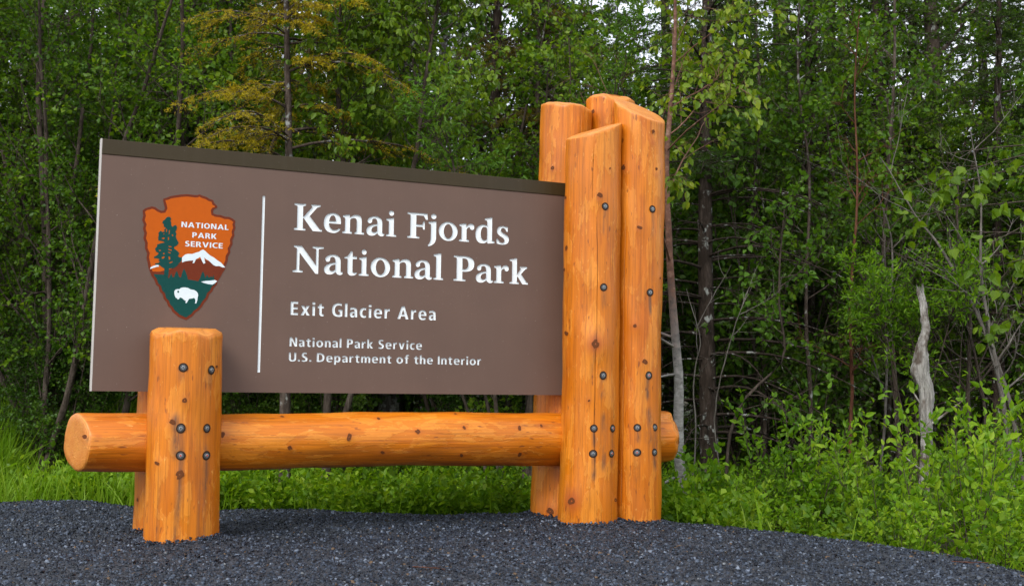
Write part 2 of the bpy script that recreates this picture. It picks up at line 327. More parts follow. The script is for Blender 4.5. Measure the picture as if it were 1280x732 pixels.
# traced emblem outlines and letter slots in panel coordinates (metres)
EM = {
 'outer': [(0.2131,1.5932),(0.2256,1.6049),(0.2402,1.6110),(0.2567,1.6171),(0.2717,1.6144),(0.2851,1.6056),(0.3003,1.5989),(0.3134,1.5999),(0.3186,1.6141),(0.3143,1.6295),(0.3089,1.6468),(0.3094,1.6597),(0.3243,1.6658),(0.3428,1.6752),(0.3653,1.6810),(0.3916,1.6872),(0.4220,1.6917),(0.4565,1.6905),(0.4719,1.6908),(0.4833,1.6958),(0.4970,1.6899),(0.5165,1.6855),(0.5323,1.6767),(0.5499,1.6721),(0.5563,1.6566),(0.5703,1.6456),(0.5725,1.6358),(0.5591,1.6287),(0.5517,1.6181),(0.5531,1.6042),(0.5678,1.5993),(0.5893,1.5989),(0.6111,1.5925),(0.6347,1.5922),(0.6506,1.5853),(0.6648,1.5742),(0.6614,1.5578),(0.6659,1.5400),(0.6587,1.5174),(0.6622,1.4995),(0.6521,1.4767),(0.6537,1.4547),(0.6417,1.4298),(0.6442,1.4119),(0.6331,1.3912),(0.6319,1.3672),(0.6228,1.3446),(0.6215,1.3266),(0.6084,1.3060),(0.5975,1.2835),(0.5864,1.2650),(0.5831,1.2470),(0.5681,1.2304),(0.5610,1.2102),(0.5461,1.1957),(0.5392,1.1717),(0.5225,1.1512),(0.5135,1.1331),(0.4988,1.1148),(0.4820,1.1024),(0.4712,1.0863),(0.4545,1.0739),(0.4397,1.0636),(0.4224,1.0689),(0.4014,1.0779),(0.3859,1.0909),(0.3723,1.1021),(0.3624,1.1192),(0.3508,1.1285),(0.3426,1.1495),(0.3290,1.1626),(0.3226,1.1856),(0.3091,1.1986),(0.3027,1.2216),(0.2893,1.2326),(0.2810,1.2555),(0.2674,1.2723),(0.2593,1.2933),(0.2511,1.3142),(0.2465,1.3372),(0.2401,1.3621),(0.2430,1.3837),(0.2310,1.4082),(0.2319,1.4336),(0.2218,1.4563),(0.2264,1.4819),(0.2182,1.5048),(0.2230,1.5246),(0.2130,1.5454),(0.2177,1.5691)],
 'inner': [(0.2242,1.5886),(0.2349,1.5973),(0.2443,1.5997),(0.2568,1.6051),(0.2693,1.6026),(0.2816,1.5941),(0.3002,1.5869),(0.3210,1.5906),(0.3304,1.6120),(0.3263,1.6303),(0.3208,1.6455),(0.3196,1.6534),(0.3305,1.6555),(0.3466,1.6638),(0.3684,1.6694),(0.3932,1.6753),(0.4231,1.6798),(0.4576,1.6786),(0.4716,1.6788),(0.4823,1.6838),(0.4943,1.6782),(0.5125,1.6742),(0.5264,1.6662),(0.5428,1.6625),(0.5477,1.6482),(0.5586,1.6431),(0.5606,1.6372),(0.5480,1.6333),(0.5398,1.6196),(0.5447,1.5957),(0.5631,1.5883),(0.5876,1.5870),(0.6091,1.5807),(0.6310,1.5808),(0.6438,1.5754),(0.6545,1.5680),(0.6495,1.5564),(0.6539,1.5404),(0.6468,1.5188),(0.6503,1.5012),(0.6403,1.4790),(0.6419,1.4571),(0.6300,1.4324),(0.6326,1.4148),(0.6214,1.3938),(0.6203,1.3703),(0.6113,1.3479),(0.6104,1.3312),(0.5975,1.3110),(0.5867,1.2887),(0.5758,1.2706),(0.5724,1.2523),(0.5577,1.2364),(0.5506,1.2162),(0.5357,1.2017),(0.5290,1.1780),(0.5121,1.1573),(0.5042,1.1407),(0.4894,1.1222),(0.4735,1.1109),(0.4633,1.0954),(0.4486,1.0844),(0.4383,1.0755),(0.4253,1.0805),(0.4074,1.0883),(0.3936,1.1001),(0.3808,1.1106),(0.3721,1.1263),(0.3606,1.1355),(0.3529,1.1557),(0.3393,1.1687),(0.3331,1.1914),(0.3195,1.2045),(0.3130,1.2277),(0.2997,1.2385),(0.2913,1.2617),(0.2783,1.2774),(0.2704,1.2980),(0.2626,1.3177),(0.2583,1.3393),(0.2518,1.3646),(0.2549,1.3855),(0.2428,1.4105),(0.2437,1.4356),(0.2337,1.4579),(0.2383,1.4831),(0.2301,1.5060),(0.2349,1.5258),(0.2250,1.5461),(0.2297,1.5687)],
 'hills': [(0.2704,1.2959),(0.3024,1.2959),(0.3238,1.3026),(0.3572,1.3129),(0.4090,1.3512),(0.5062,1.3725),(0.6104,1.3388),(0.6104,1.3312),(0.5975,1.3110),(0.5867,1.2887),(0.5758,1.2706),(0.5724,1.2523),(0.5577,1.2364),(0.5506,1.2162),(0.5357,1.2017),(0.5290,1.1780),(0.5121,1.1573),(0.5042,1.1407),(0.4894,1.1222),(0.4735,1.1109),(0.4633,1.0954),(0.4486,1.0844),(0.4383,1.0755),(0.4253,1.0805),(0.4074,1.0883),(0.3936,1.1001),(0.3808,1.1106),(0.3721,1.1263),(0.3606,1.1355),(0.3529,1.1557),(0.3393,1.1687),(0.3331,1.1914),(0.3195,1.2045),(0.3130,1.2277),(0.2997,1.2385),(0.2913,1.2617),(0.2783,1.2774)],
 'green': [(0.2783,1.2832),(0.3298,1.2832),(0.3390,1.2922),(0.3481,1.2644),(0.3544,1.2789),(0.3594,1.2904),(0.3668,1.2725),(0.3736,1.2728),(0.3796,1.2943),(0.3860,1.3053),(0.3920,1.2914),(0.3980,1.2741),(0.4063,1.2731),(0.4122,1.2996),(0.4198,1.3178),(0.4285,1.3026),(0.4360,1.2831),(0.4408,1.2649),(0.4684,1.2620),(0.4906,1.2589),(0.4984,1.2721),(0.5059,1.2975),(0.5124,1.3100),(0.5199,1.2946),(0.5247,1.2749),(0.5324,1.2939),(0.5398,1.2814),(0.5468,1.2803),(0.5535,1.2878),(0.5594,1.2795),(0.5659,1.2942),(0.5724,1.2458),(0.5577,1.2364),(0.5506,1.2162),(0.5357,1.2017),(0.5290,1.1780),(0.5121,1.1573),(0.5042,1.1407),(0.4894,1.1222),(0.4735,1.1109),(0.4633,1.0954),(0.4486,1.0844),(0.4383,1.0755),(0.4253,1.0805),(0.4074,1.0883),(0.3936,1.1001),(0.3808,1.1106),(0.3721,1.1263),(0.3606,1.1355),(0.3529,1.1557),(0.3393,1.1687),(0.3331,1.1914),(0.3195,1.2045),(0.3130,1.2277),(0.2997,1.2385),(0.2913,1.2617),(0.2783,1.2774)],
 'snow': [(0.4083,1.3725),(0.4215,1.3875),(0.4364,1.3927),(0.4570,1.3932),(0.4775,1.4023),(0.4898,1.4059),(0.5006,1.4152),(0.5102,1.4186),(0.5202,1.4121),(0.5317,1.4013),(0.5474,1.3893),(0.5616,1.3830),(0.5796,1.3696),(0.5989,1.3578),(0.6208,1.3359),(0.6088,1.3338),(0.5911,1.3401),(0.5742,1.3391),(0.5615,1.3442),(0.5485,1.3563),(0.5370,1.3657),(0.5257,1.3708),(0.5157,1.3788),(0.5222,1.3520),(0.5140,1.3472),(0.5066,1.3597),(0.4962,1.3820),(0.4881,1.3743),(0.4759,1.3679),(0.4682,1.3489),(0.4600,1.3470),(0.4636,1.3615),(0.4444,1.3590),(0.4253,1.3550),(0.4091,1.3484)],
 'lsnow': [(0.2583,1.3110),(0.2627,1.3170),(0.2764,1.3246),(0.2948,1.3305),(0.3016,1.3221),(0.2859,1.3183),(0.2722,1.3127),(0.2603,1.3072)],
 'tree': [(0.3330,1.5711),(0.3447,1.5710),(0.3493,1.5625),(0.3468,1.5525),(0.3509,1.5429),(0.3504,1.5305),(0.3582,1.5227),(0.3636,1.5300),(0.3744,1.5327),(0.3790,1.5227),(0.3776,1.5093),(0.3722,1.5000),(0.3773,1.4905),(0.3750,1.4756),(0.3792,1.4636),(0.3903,1.4446),(0.3831,1.4318),(0.3711,1.4251),(0.3676,1.4161),(0.3860,1.4034),(0.3949,1.3932),(0.3888,1.3780),(0.3975,1.3727),(0.4083,1.3743),(0.4066,1.3545),(0.3966,1.3441),(0.3848,1.3287),(0.3711,1.3181),(0.3477,1.3144),(0.3462,1.2767),(0.3256,1.2756),(0.3262,1.3132),(0.3138,1.3199),(0.3004,1.3299),(0.2808,1.3317),(0.2815,1.3366),(0.2963,1.3394),(0.3035,1.3461),(0.2949,1.3520),(0.3012,1.3582),(0.2908,1.3615),(0.2741,1.3625),(0.2757,1.3694),(0.2893,1.3770),(0.2964,1.3872),(0.2831,1.3952),(0.2780,1.4081),(0.2878,1.4209),(0.2865,1.4296),(0.3049,1.4376),(0.3234,1.4427),(0.3139,1.4480),(0.2928,1.4505),(0.2909,1.4626),(0.2931,1.4789),(0.2910,1.4871),(0.3008,1.4991),(0.3084,1.4957),(0.3153,1.4863),(0.3208,1.4906),(0.3183,1.5071),(0.3265,1.5136),(0.3149,1.5231),(0.3155,1.5325),(0.3078,1.5388),(0.3112,1.5499),(0.3203,1.5564),(0.3247,1.5646)],
 'chip': [(0.3466,1.3452),(0.3633,1.3520),(0.3644,1.3472),(0.3506,1.3395)],
 'lake': [(0.5045,1.2567),(0.5251,1.2620),(0.5515,1.2648),(0.5723,1.2687),(0.5837,1.2635),(0.5728,1.2530),(0.5605,1.2452),(0.5381,1.2470),(0.5171,1.2516)],
 'bison': [(0.3778,1.1911),(0.3774,1.2024),(0.3825,1.2111),(0.3919,1.2144),(0.4015,1.2148),(0.4067,1.2207),(0.4175,1.2241),(0.4298,1.2247),(0.4436,1.2225),(0.4562,1.2160),(0.4728,1.2139),(0.4840,1.2073),(0.4912,1.1977),(0.4930,1.1864),(0.4905,1.1778),(0.4896,1.1649),(0.4846,1.1477),(0.4778,1.1474),(0.4803,1.1546),(0.4799,1.1659),(0.4741,1.1742),(0.4618,1.1708),(0.4495,1.1689),(0.4444,1.1588),(0.4366,1.1457),(0.4324,1.1498),(0.4349,1.1569),(0.4251,1.1622),(0.4166,1.1703),(0.4056,1.1740),(0.4017,1.1682),(0.3965,1.1624),(0.3908,1.1692),(0.3853,1.1717),(0.3809,1.1800)],
 'tree_holes': [[(0.3113,1.4939),(0.3178,1.4963),(0.3227,1.4907),(0.3192,1.4817),(0.3125,1.4861)],[(0.3409,1.5067),(0.3457,1.5041),(0.3444,1.4858),(0.3408,1.4831)],[(0.3275,1.5117),(0.3324,1.5081),(0.3310,1.4933),(0.3271,1.4969)],[(0.3086,1.4643),(0.3179,1.4679),(0.3236,1.4633),(0.3154,1.4579),(0.3088,1.4594)],[(0.3366,1.4691),(0.3421,1.4714),(0.3435,1.4588),(0.3381,1.4525)],[(0.3404,1.4266),(0.3546,1.4261),(0.3571,1.4213),(0.3439,1.4205)],[(0.3404,1.4134),(0.3575,1.4096),(0.3568,1.4026),(0.3425,1.4067)],[(0.3111,1.3685),(0.3212,1.3750),(0.3260,1.3694),(0.3179,1.3611),(0.3113,1.3627)],[(0.3427,1.3743),(0.3502,1.3758),(0.3526,1.3612),(0.3462,1.3569)],[(0.2958,1.4038),(0.3042,1.4063),(0.3062,1.4005),(0.2979,1.3980)],[(0.3400,1.3987),(0.3542,1.3946),(0.3525,1.3896),(0.3421,1.3929)],[(0.3549,1.4841),(0.3595,1.4864),(0.3626,1.4787),(0.3580,1.4754)],[(0.3160,1.3894),(0.3234,1.3918),(0.3246,1.3850),(0.3181,1.3826)]],
 'bison_holes': [[(0.3922,1.2059),(0.3990,1.2076),(0.4006,1.1992),(0.3953,1.1948),(0.3911,1.2002)]],
}
D_L1 = [('K',0.9656,1.1133),('e',1.1231,1.2149),('n',1.2242,1.3426),('a',1.3556,1.4557),('i',1.4652,1.5222),('F',1.5855,1.7025),('j',1.7048,1.7521),('o',1.7675,1.8781),('r',1.8874,1.9777),('d',1.9856,2.1011),('s',2.1132,2.1900)]
D_L2 = [('N',0.9644,1.1256),('a',1.1305,1.2313),('t',1.2384,1.3077),('i',1.3185,1.3726),('o',1.3835,1.4917),('n',1.5042,1.6233),('a',1.6308,1.7314),('l',1.7405,1.7964),('P',1.8581,1.9807),('a',1.9910,2.0942),('r',2.0998,2.1908),('k',2.1965,2.3108)]

# ------------------------------------------------------------------ terrain
PAD = np.array([(-30, 9.0), (-8, 7.9), (-3.34, 7.25), (-2.5, 6.98), (-1.8, 6.80), (0, 6.72), (0.35, 6.66), (0.8, 6.52), (1.2, 6.20),
                (1.55, 5.72), (1.86, 5.28), (2.06, 4.80), (2.08, 4.30), (1.98, 3.6), (1.85, 2.4), (1.9, 0), (3, -4), (6, -12), (-30, -12)], float)
def pad_sdf(x, y):
    """signed distance to the gravel pad, negative inside."""
    P = np.stack([x, y], -1).reshape(-1, 1, 2)
    A = PAD[None]; B = np.roll(PAD, -1, 0)[None]
    e = B - A; w = P - A
    tt = np.clip((w * e).sum(-1) / (e * e).sum(-1), 0, 1)
    d = np.sqrt((((w - e * tt[..., None])) ** 2).sum(-1)).min(1)
    c1 = (A[..., 1] <= P[..., 1]) & (B[..., 1] > P[..., 1]); c2 = (A[..., 1] > P[..., 1]) & (B[..., 1] <= P[..., 1])
    cr_ = e[..., 0] * w[..., 1] - e[..., 1] * w[..., 0]
    wn = (c1 & (cr_ > 0)).sum(1) - (c2 & (cr_ < 0)).sum(1)
    return np.where(wn != 0, -d, d).reshape(x.shape)
def sm(t): t = np.clip(t, 0, 1); return t * t * (3 - 2 * t)
POSTS = [(0.43, .17, .17), (0.40, -.15, .15), (2.62, .17, .16), (2.91, .17, .15), (2.61, -.17, .16), (2.95, -.17, .16)]
SA = R(65.51)
def sign_xy(u, v): return (-2.0244 + u * math.sin(SA) + v * math.cos(SA), 5.3846 + u * math.cos(SA) - v * math.sin(SA))
def hgt(x, y):
    x = np.asarray(x, float); y = np.asarray(y, float)
    d = pad_sdf(x, y)
    n1 = 0.012 * np.sin(x * 3.1 + 1.3 * np.sin(y * 2.3)) * np.cos(y * 3.7 + 0.9 * x) + 0.006 * np.sin(x * 9.3 + y * 5.1) * np.cos(y * 11 - x * 3)
    n1 = n1 + 0.022 * sm((d + 0.6) / 0.5) * np.sin(x * 4.3 + 0.5) * sm((-x - 1) / 1.5)
    h = n1
    for (u, v, r) in POSTS:
        px, py = sign_xy(u, v)
        q = np.hypot(x - px, y - py) - r
        h = h + 0.012 * np.exp(-(q / 0.07) ** 2)
    out = -0.26 * sm(d / 0.9) + 0.30 * sm((y - 7.5) / 8) * sm(d / 2) + 0.05 * np.sin(x * 0.9 + 2) * np.sin(y * 0.7) * sm(d / 3)
    out = out + 0.64 * sm((y - 7.4) / 4.5) * sm((-x - 1.2) / 2.2)
    out = out + 1.1 * sm((y - 16) / 30) + 17.0 * sm((y - 40) / 80) * (1 + 0.2 * np.sin(x * 0.02))
    return h * (1 - sm(d / 0.4)) + out

def axis_grid(lo, hi, fine_lo, fine_hi, step, growth):
    a = list(np.arange(fine_lo, fine_hi + 1e-6, step))
    s = step
    while a[-1] < hi: s *= growth; a.append(a[-1] + s)
    s = step
    while a[0] > lo: s *= growth; a.insert(0, a[0] - s)
    return np.array(a)
def grid_mesh(name, xs, ys, zf, mat, keep=None):
    X, Y = np.meshgrid(xs, ys)
    Z = zf(X, Y)
    V = np.stack([X, Y, Z], -1).reshape(-1, 3)
    nx, ny = len(xs), len(ys)
    i, j = np.meshgrid(np.arange(nx - 1), np.arange(ny - 1))
    q = np.stack([j * nx + i, j * nx + i + 1, (j + 1) * nx + i + 1, (j + 1) * nx + i], -1).reshape(-1, 4)
    if keep is not None:
        K = keep(X, Y).ravel()
        q = q[K[q].all(1)]
        used = np.unique(q); re = np.zeros(len(V), int); re[used] = np.arange(len(used))
        V = V[used]; q = re[q]
    return mesh_np(name, V, [q], mat, smooth=True)

def soil_mat():
    m, t, b = new_mat('forest_floor')
    v = mapped(t, (1, 1, 1))
    n1 = noise(t, v, 1.1, 6, 0.6); n2 = noise(t, v, 14, 6, 0.7)
    c = ramp(t, n2, [(0.3, (0.018, 0.013, 0.007)), (0.5, (0.045, 0.032, 0.016)), (0.7, (0.075, 0.055, 0.028))])
    g = ramp(t, n2, [(0.3, (0.014, 0.026, 0.006)), (0.7, (0.045, 0.075, 0.014))])
    c = mix(t, ramp(t, n1, [(0.42, 0.0), (0.6, 1.0)]), c, g)
    t.links.new(c, b.inputs['Base Color']); b.inputs['Roughness'].default_value = 0.95
    bump(t, b, n2, 0.8, 0.03)
    return m
def gravel_mat(chip=False):
    m, t, b = new_mat('slate_gravel_chip' if chip else 'slate_gravel_bed')
    v = mapped(t, (1, 1, 1))
    if chip:
        g = N(t, 'ShaderNodeNewGeometry')
        c = ramp(t, g.outputs['Random Per Island'], [(0.0, (0.006, 0.008, 0.013)), (0.30, (0.012, 0.017, 0.028)), (0.58, (0.027, 0.036, 0.055)), (0.80, (0.058, 0.074, 0.105)),
                 (0.945, (0.13, 0.155, 0.20)), (0.975, (0.11, 0.07, 0.04)), (0.985, (0.07, 0.08, 0.095)), (0.994, (0.13, 0.14, 0.15)), (0.998, (0.5, 0.5, 0.47))], 'CONSTANT')
        big = noise(t, v, 1.2, 3)
        c = mix(t, 1.0, c, ramp(t, big, [(0.35, 0.85), (0.7, 1.2)]), 'MULTIPLY')
        n2 = noise(t, v, 160, 3)
        b.inputs['Roughness'].default_value = 0.5
        b.inputs['Specular IOR Level'].default_value = 0.3
        bump(t, b, n2, 0.3, 0.002)
    else:
        vo = N(t, 'ShaderNodeTexVoronoi'); vo.inputs['Scale'].default_value = 75; t.links.new(v, vo.inputs['Vector'])
        sp = N(t, 'ShaderNodeSeparateColor'); t.links.new(vo.outputs['Color'], sp.inputs[0])
        c = ramp(t, sp.outputs[0], [(0, (0.008, 0.010, 0.015)), (0.6, (0.018, 0.022, 0.031)), (1.0, (0.04, 0.048, 0.064))])
        b.inputs['Roughness'].default_value = 0.7
        bump(t, b, vo.outputs['Distance'], 1.0, 0.01)
    t.links.new(c, b.inputs['Base Color'])
    return m
M['soil'] = soil_mat(); M['gravel'] = gravel_mat(); M['chip'] = gravel_mat(True)
xs = axis_grid(-900, 900, -9, 9, 0.2, 1.25); ys = axis_grid(-900, 1200, -1, 22, 0.2, 1.25)
me = grid_mesh('ground', xs, ys, lambda x, y: hgt(x, y) - 0.05 * (1 - sm((pad_sdf(x, y) - 0.25) / 0.25)), M['soil'])
tag(link('ground', me), kind='structure')
me = grid_mesh('gravel_pad', axis_grid(-29, 5, -5, 2.6, 0.04, 1.2), axis_grid(-11, 9.5, 3.0, 7.8, 0.04, 1.2), hgt, M['gravel'],
               keep=lambda x, y: pad_sdf(x, y) < 0.42)
tag(link('gravel_pad', me), kind='structure')

# loose slate chips over the pad: nobody could count them
def gravel_chips():
    rng = np.random.default_rng(5)
    def area(n, x0, x1, y0, y1, s0, s1, seed_lim=0.25):
        P = rng.uniform([x0, y0], [x1, y1], (n, 2))
        d = pad_sdf(P[:, 0], P[:, 1])
        P = P[(d < seed_lim) & ((d < 0.0) | (rng.random(n) < 0.6))]
        s = s0 * (s1 / s0) ** (rng.random(len(P)) ** 1.6)
        return P, s
    parts = [area(98000, -3.6, 2.6, 4.0, 7.6, 0.0034, 0.0115), area(16000, -4.5, 2.8, 2.6, 4.0, 0.007, 0.020), area(6000, -6, -3.6, 4.0, 8, 0.006, 0.014)]
    P = np.concatenate([p for p, s in parts]); s = np.concatenate([s for p, s in parts])
    lift = np.zeros(len(P))
    for (u, v, r) in POSTS:      # stones piled against the posts
        px, py = sign_xy(u, v); m = 420; a = rng.uniform(0, 2 * np.pi, m); q = r + np.abs(rng.normal(0, 0.035, m)) - 0.004
        P = np.concatenate([P, np.stack([px + q * np.cos(a), py + q * np.sin(a)], -1)]); s = np.concatenate([s, rng.uniform(0.004, 0.011, m)])
        lift = np.concatenate([lift, rng.uniform(0, 0.012, m) * np.exp(-(q - r) / 0.03)])
    n = len(P)
    # template: irregular 5-sided flat shard, 10 vertices -> use 4+4 wedge to stay cheap
    ang = np.array([0.0, 2.09, 4.19])
    A = ang[None] + rng.uniform(-0.6, 0.6, (n, 3))
    rr = rng.uniform(0.75, 1.6, (n, 3))
    el = rng.uniform(0.5, 1.0, (n, 1))
    bx = np.cos(A) * rr; by = np.sin(A) * rr * el
    th = rng.uniform(0.22, 0.6, (n, 1))
    top = np.stack([bx * 0.78, by * 0.78, th + rng.uniform(-0.14, 0.14, (n, 3))], -1)
    bot = np.stack([bx, by, np.full((n, 3), -0.25)], -1)
    V = np.concatenate([bot, top], 1) * s[:, None, None]
    # random tilt + yaw
    ya = rng.uniform(0, 2 * np.pi, n); tx = rng.normal(0, 0.38, n); ty = rng.normal(0, 0.45, n)
    def rot(V, a, i, j):
        c, s_ = np.cos(a)[:, None], np.sin(a)[:, None]; W = V.copy()
        W[..., i] = V[..., i] * c - V[..., j] * s_; W[..., j] = V[..., i] * s_ + V[..., j] * c; return W
    V = rot(V, ya, 0, 1); V = rot(V, tx, 1, 2); V = rot(V, ty, 0, 2)
    z = hgt(P[:, 0], P[:, 1]) + rng.uniform(0.0, 0.006, n) + lift
    V = V + np.stack([P[:, 0], P[:, 1], z], -1)[:, None, :]
    b = (np.arange(n) * 6)[:, None]
    k = np.arange(3); k2 = (k + 1) % 3
    q = (b[:, :, None] + np.stack([k, k2, k2 + 3, k + 3], -1)[None]).reshape(-1, 4)
    t3 = (b[:, :, None] + np.array([[3, 4, 5]])[None]).reshape(-1, 3)
    return mesh_np('gravel_chips', V.reshape(-1, 3), [q, t3], M['chip'])
tag(link('gravel_chips', gravel_chips()), kind='stuff', label='loose dark slate chips covering the gravel pad under the sign', cat='gravel')

# ------------------------------------------------------------------ the sign
sign = link('park_sign', None, loc=(-2.0244, 5.3846, 0), rot=(0, 0, R(90 - 65.51)))
tag(sign, 'large brown carved park sign held between varnished orange logs on gravel', 'sign')

def make_log(name, L, r0, r1, tilt=(0, 0), chamf=0.03, seed=0, knots=(), cracks=(), stains=(), end2=None, end2_ch=0.03, dz=0.014, bumps=()):
    """log along local +z; knots (deg, z, core radius, halo); cracks (deg, z0, z1, width, depth); stains (deg, z0, z1, halfwidth_deg, strength)."""
    rng = np.random.default_rng(seed)
    th = [t for t in np.linspace(-180, 180, 81)[:-1]]
    for c in cracks:
        th = [t for t in th if abs((t - c[0] + 180) % 360 - 180) > 4.2]
        th += [c[0] - 2.2, c[0] - c[3], c[0], c[0] + c[3], c[0] + 2.2]
    th = np.radians(np.sort(np.array([(t + 180) % 360 - 180 for t in th])))
    nt_ = len(th)
    nz = int(L / dz) + 1
    zz = np.linspace(0, L, nz)
    Z, T = np.meshgrid(zz, th, indexing='ij')
    rad = r0 + (r1 - r0) * Z / L
    ph = rng.uniform(0, 6.28, 12)
    rad = rad + 0.0035 * np.sin(2 * T + ph[0] + Z * 1.1) + 0.003 * np.sin(Z * 3.1 + ph[1] + T) + 0.0018 * np.sin(3 * T + ph[2] - Z * 4) \
        + 0.0016 * np.sin(Z * 11 + ph[3] + 2 * T) + 0.0010 * np.sin(5 * T + ph[4] + Z * 2.3) + 0.0008 * np.sin(Z * 23 + ph[5] + 3 * T)
    # drawknife facets
    fac = np.abs(((T * 2.2 + 0.25 * np.sin(Z * 5 + ph[6]) + ph[7]) % 1.0) - 0.5)
    rad = rad - 0.0022 * fac
    halo = np.zeros_like(rad); stain = np.zeros_like(rad); crack = np.zeros_like(rad)
    for (kd, kz, ks, kh) in knots:
        dt = (T - math.radians(kd) + np.pi) % (2 * np.pi) - np.pi
        dd = np.hypot(dt * r0, (Z - kz) * 0.8)
        rad = rad + kh * 0.008 * np.exp(-(dd / (0.035 * (0.5 + kh))) ** 2)
        halo = np.maximum(halo, min(1, 0.45 + kh * 0.3) * np.exp(-(dd / (0.012 + 0.018 * kh)) ** 2))
    for (sd_, z0, z1, hw, s_) in stains:
        dt = np.degrees((T - math.radians(sd_) + np.pi) % (2 * np.pi) - np.pi) + 2.0 * np.sin(Z * 9)
        stain = np.maximum(stain, s_ * np.exp(-(dt / hw) ** 2) * sm((Z - z0) / 0.05) * sm((z1 - Z) / 0.05))
    for (cd, z0, z1, cw, cdep) in cracks:
        dt = np.degrees((T - math.radians(cd) + np.pi) % (2 * np.pi) - np.pi)
        f = (np.abs(dt) < 0.1) * sm((Z - z0) / 0.15) * sm((z1 - Z) / 0.15)
        rad = rad - cdep * f; crack = np.maximum(crack, f)
        T = T + np.where(np.abs(dt) < 2.5, np.radians(1.2 * np.sin(Z * 6 + ph[8]) + 0.5 * np.sin(Z * 17 + ph[9])), 0)
    X = rad * np.cos(T); Y = rad * np.sin(T)
    ztop = L + tilt[0] * X + tilt[1] * Y
    zbot = (end2[0] * X + end2[1] * Y) if end2 else 0 * X
    w = sm((Z / L - 0.0)) if end2 else Z / L
    def pert_(): return 1 + 0.30 * np.sin(3 * th + rng.uniform(0, 6)) + 0.2 * np.sin(5 * th + rng.uniform(0, 6)) + 0.12 * np.sin(11 * th + rng.uniform(0, 6))
    pt, pb = pert_(), pert_()
    Zp = zbot * (1 - Z / L) ** 6 + Z + (ztop - L) * (Z / L) ** 6 - chamf * pt[None] * 0.9 * (Z / L) ** 14
    if end2: Zp = Zp + end2_ch * pb[None] * 0.9 * (1 - Z / L) ** 14
    V = [np.stack([X, Y, Zp], -1).reshape(-1, 3)]
    F4 = []; F3 = []
    i = np.arange(nz - 1)[:, None] * nt_; j = np.arange(nt_)[None]; j2 = (j + 1) % nt_
    F4.append(np.stack([i + j, i + j2, i + nt_ + j2, i + nt_ + j], -1).reshape(-1, 4))
    at = [np.stack([0 * halo, halo, stain, crack], -1).reshape(-1, 4)]
    cnt = nz * nt_
    # end caps: last ring is pulled down by the chamfer, then rings run inwards
    def cap(first, sgn, ti, ch):
        nonlocal cnt
        base = first
        Vb = V[0][base:base + nt_].copy()
        pert = pt if sgn > 0 else pb
        rings = [(1.0 - 0.25 * ch / 0.03 * 0.12, 0.45), (1.0 - 0.17 * ch / 0.03, 0.03), (0.72, 0), (0.45, 0), (0.15, 0)]
        prev = base + np.arange(nt_)
        for k, (f, drop) in enumerate(rings):
            ff = f if k > 1 else 1 - (1 - f) * pert
            r_ = np.stack([Vb[:, 0] * ff, Vb[:, 1] * ff], -1)
            zc = (L if sgn > 0 else 0) + ti[0] * r_[:, 0] + ti[1] * r_[:, 1] - sgn * ch * drop * pert
            V.append(np.concatenate([r_, zc[:, None]], 1))
            a_ = np.zeros((nt_, 4)); a_[:, 0] = 1
            at.append(a_)
            cur = cnt + np.arange(nt_); cnt += nt_
            q = np.stack([prev, np.roll(prev, -1), np.roll(cur, -1), cur], -1)
            F4.append(q if sgn > 0 else q[:, ::-1]); prev = cur
        V.append(np.array([[0, 0, L if sgn > 0 else 0.0]])); at.append(np.array([[1.0, 0, 0, 0]]))
        c = np.full(nt_, cnt); cnt += 1
        q = np.stack([prev, np.roll(prev, -1), c], -1)
        F3.append(q if sgn > 0 else q[:, ::-1])
    cap((nz - 1) * nt_, 1, tilt, chamf)
    if end2: cap(0, -1, end2, end2_ch)
    V = np.concatenate(V); at = np.concatenate(at)
    me = mesh_np(name, V, [np.concatenate(F4), np.concatenate(F3)], M['wood'], smooth=True)
    for k, an in enumerate(('endgrain', 'halo', 'stain', 'crack')):
        me.attributes.new(an, 'FLOAT', 'POINT').data.foreach_set('value', at[:, k].astype(np.float32).copy())
    def surf(deg, z):  # point and outward direction on the log's surface
        t = math.radians(deg); zi = int(np.clip(round(z / L * (nz - 1)), 0, nz - 1))
        k = int(np.argmin(np.abs((th - t + np.pi) % (2 * np.pi) - np.pi)))
        rr = float(rad[zi, k])
        return Vector((rr * math.cos(t), rr * math.sin(t), z)), Vector((math.cos(t), math.sin(t), 0))
    return me, surf

def knot_mesh(seed):
    rng = np.random.default_rng(seed)
    n = 12; a = np.linspace(0, 2 * np.pi, n, endpoint=False)
    r = 1 + 0.25 * rng.normal(size=n) * 0.6
    V = [(math.cos(t) * q, math.sin(t) * q * 1.25, 0.0) for t, q in zip(a, r)]
    V += [(math.cos(t) * q * 0.6, math.sin(t) * q * 0.75, 0.12) for t, q in zip(a, r)]
    V.append((0, 0, -0.25))
    F4 = [(i, (i + 1) % n, n + (i + 1) % n, n + i) for i in range(n)]
    F3 = [(n + i, n + (i + 1) % n, 2 * n) for i in range(n)]
    return mesh_np('knot', V, [F4, F3], M['knot'])
KM = [knot_mesh(s) for s in range(3)]

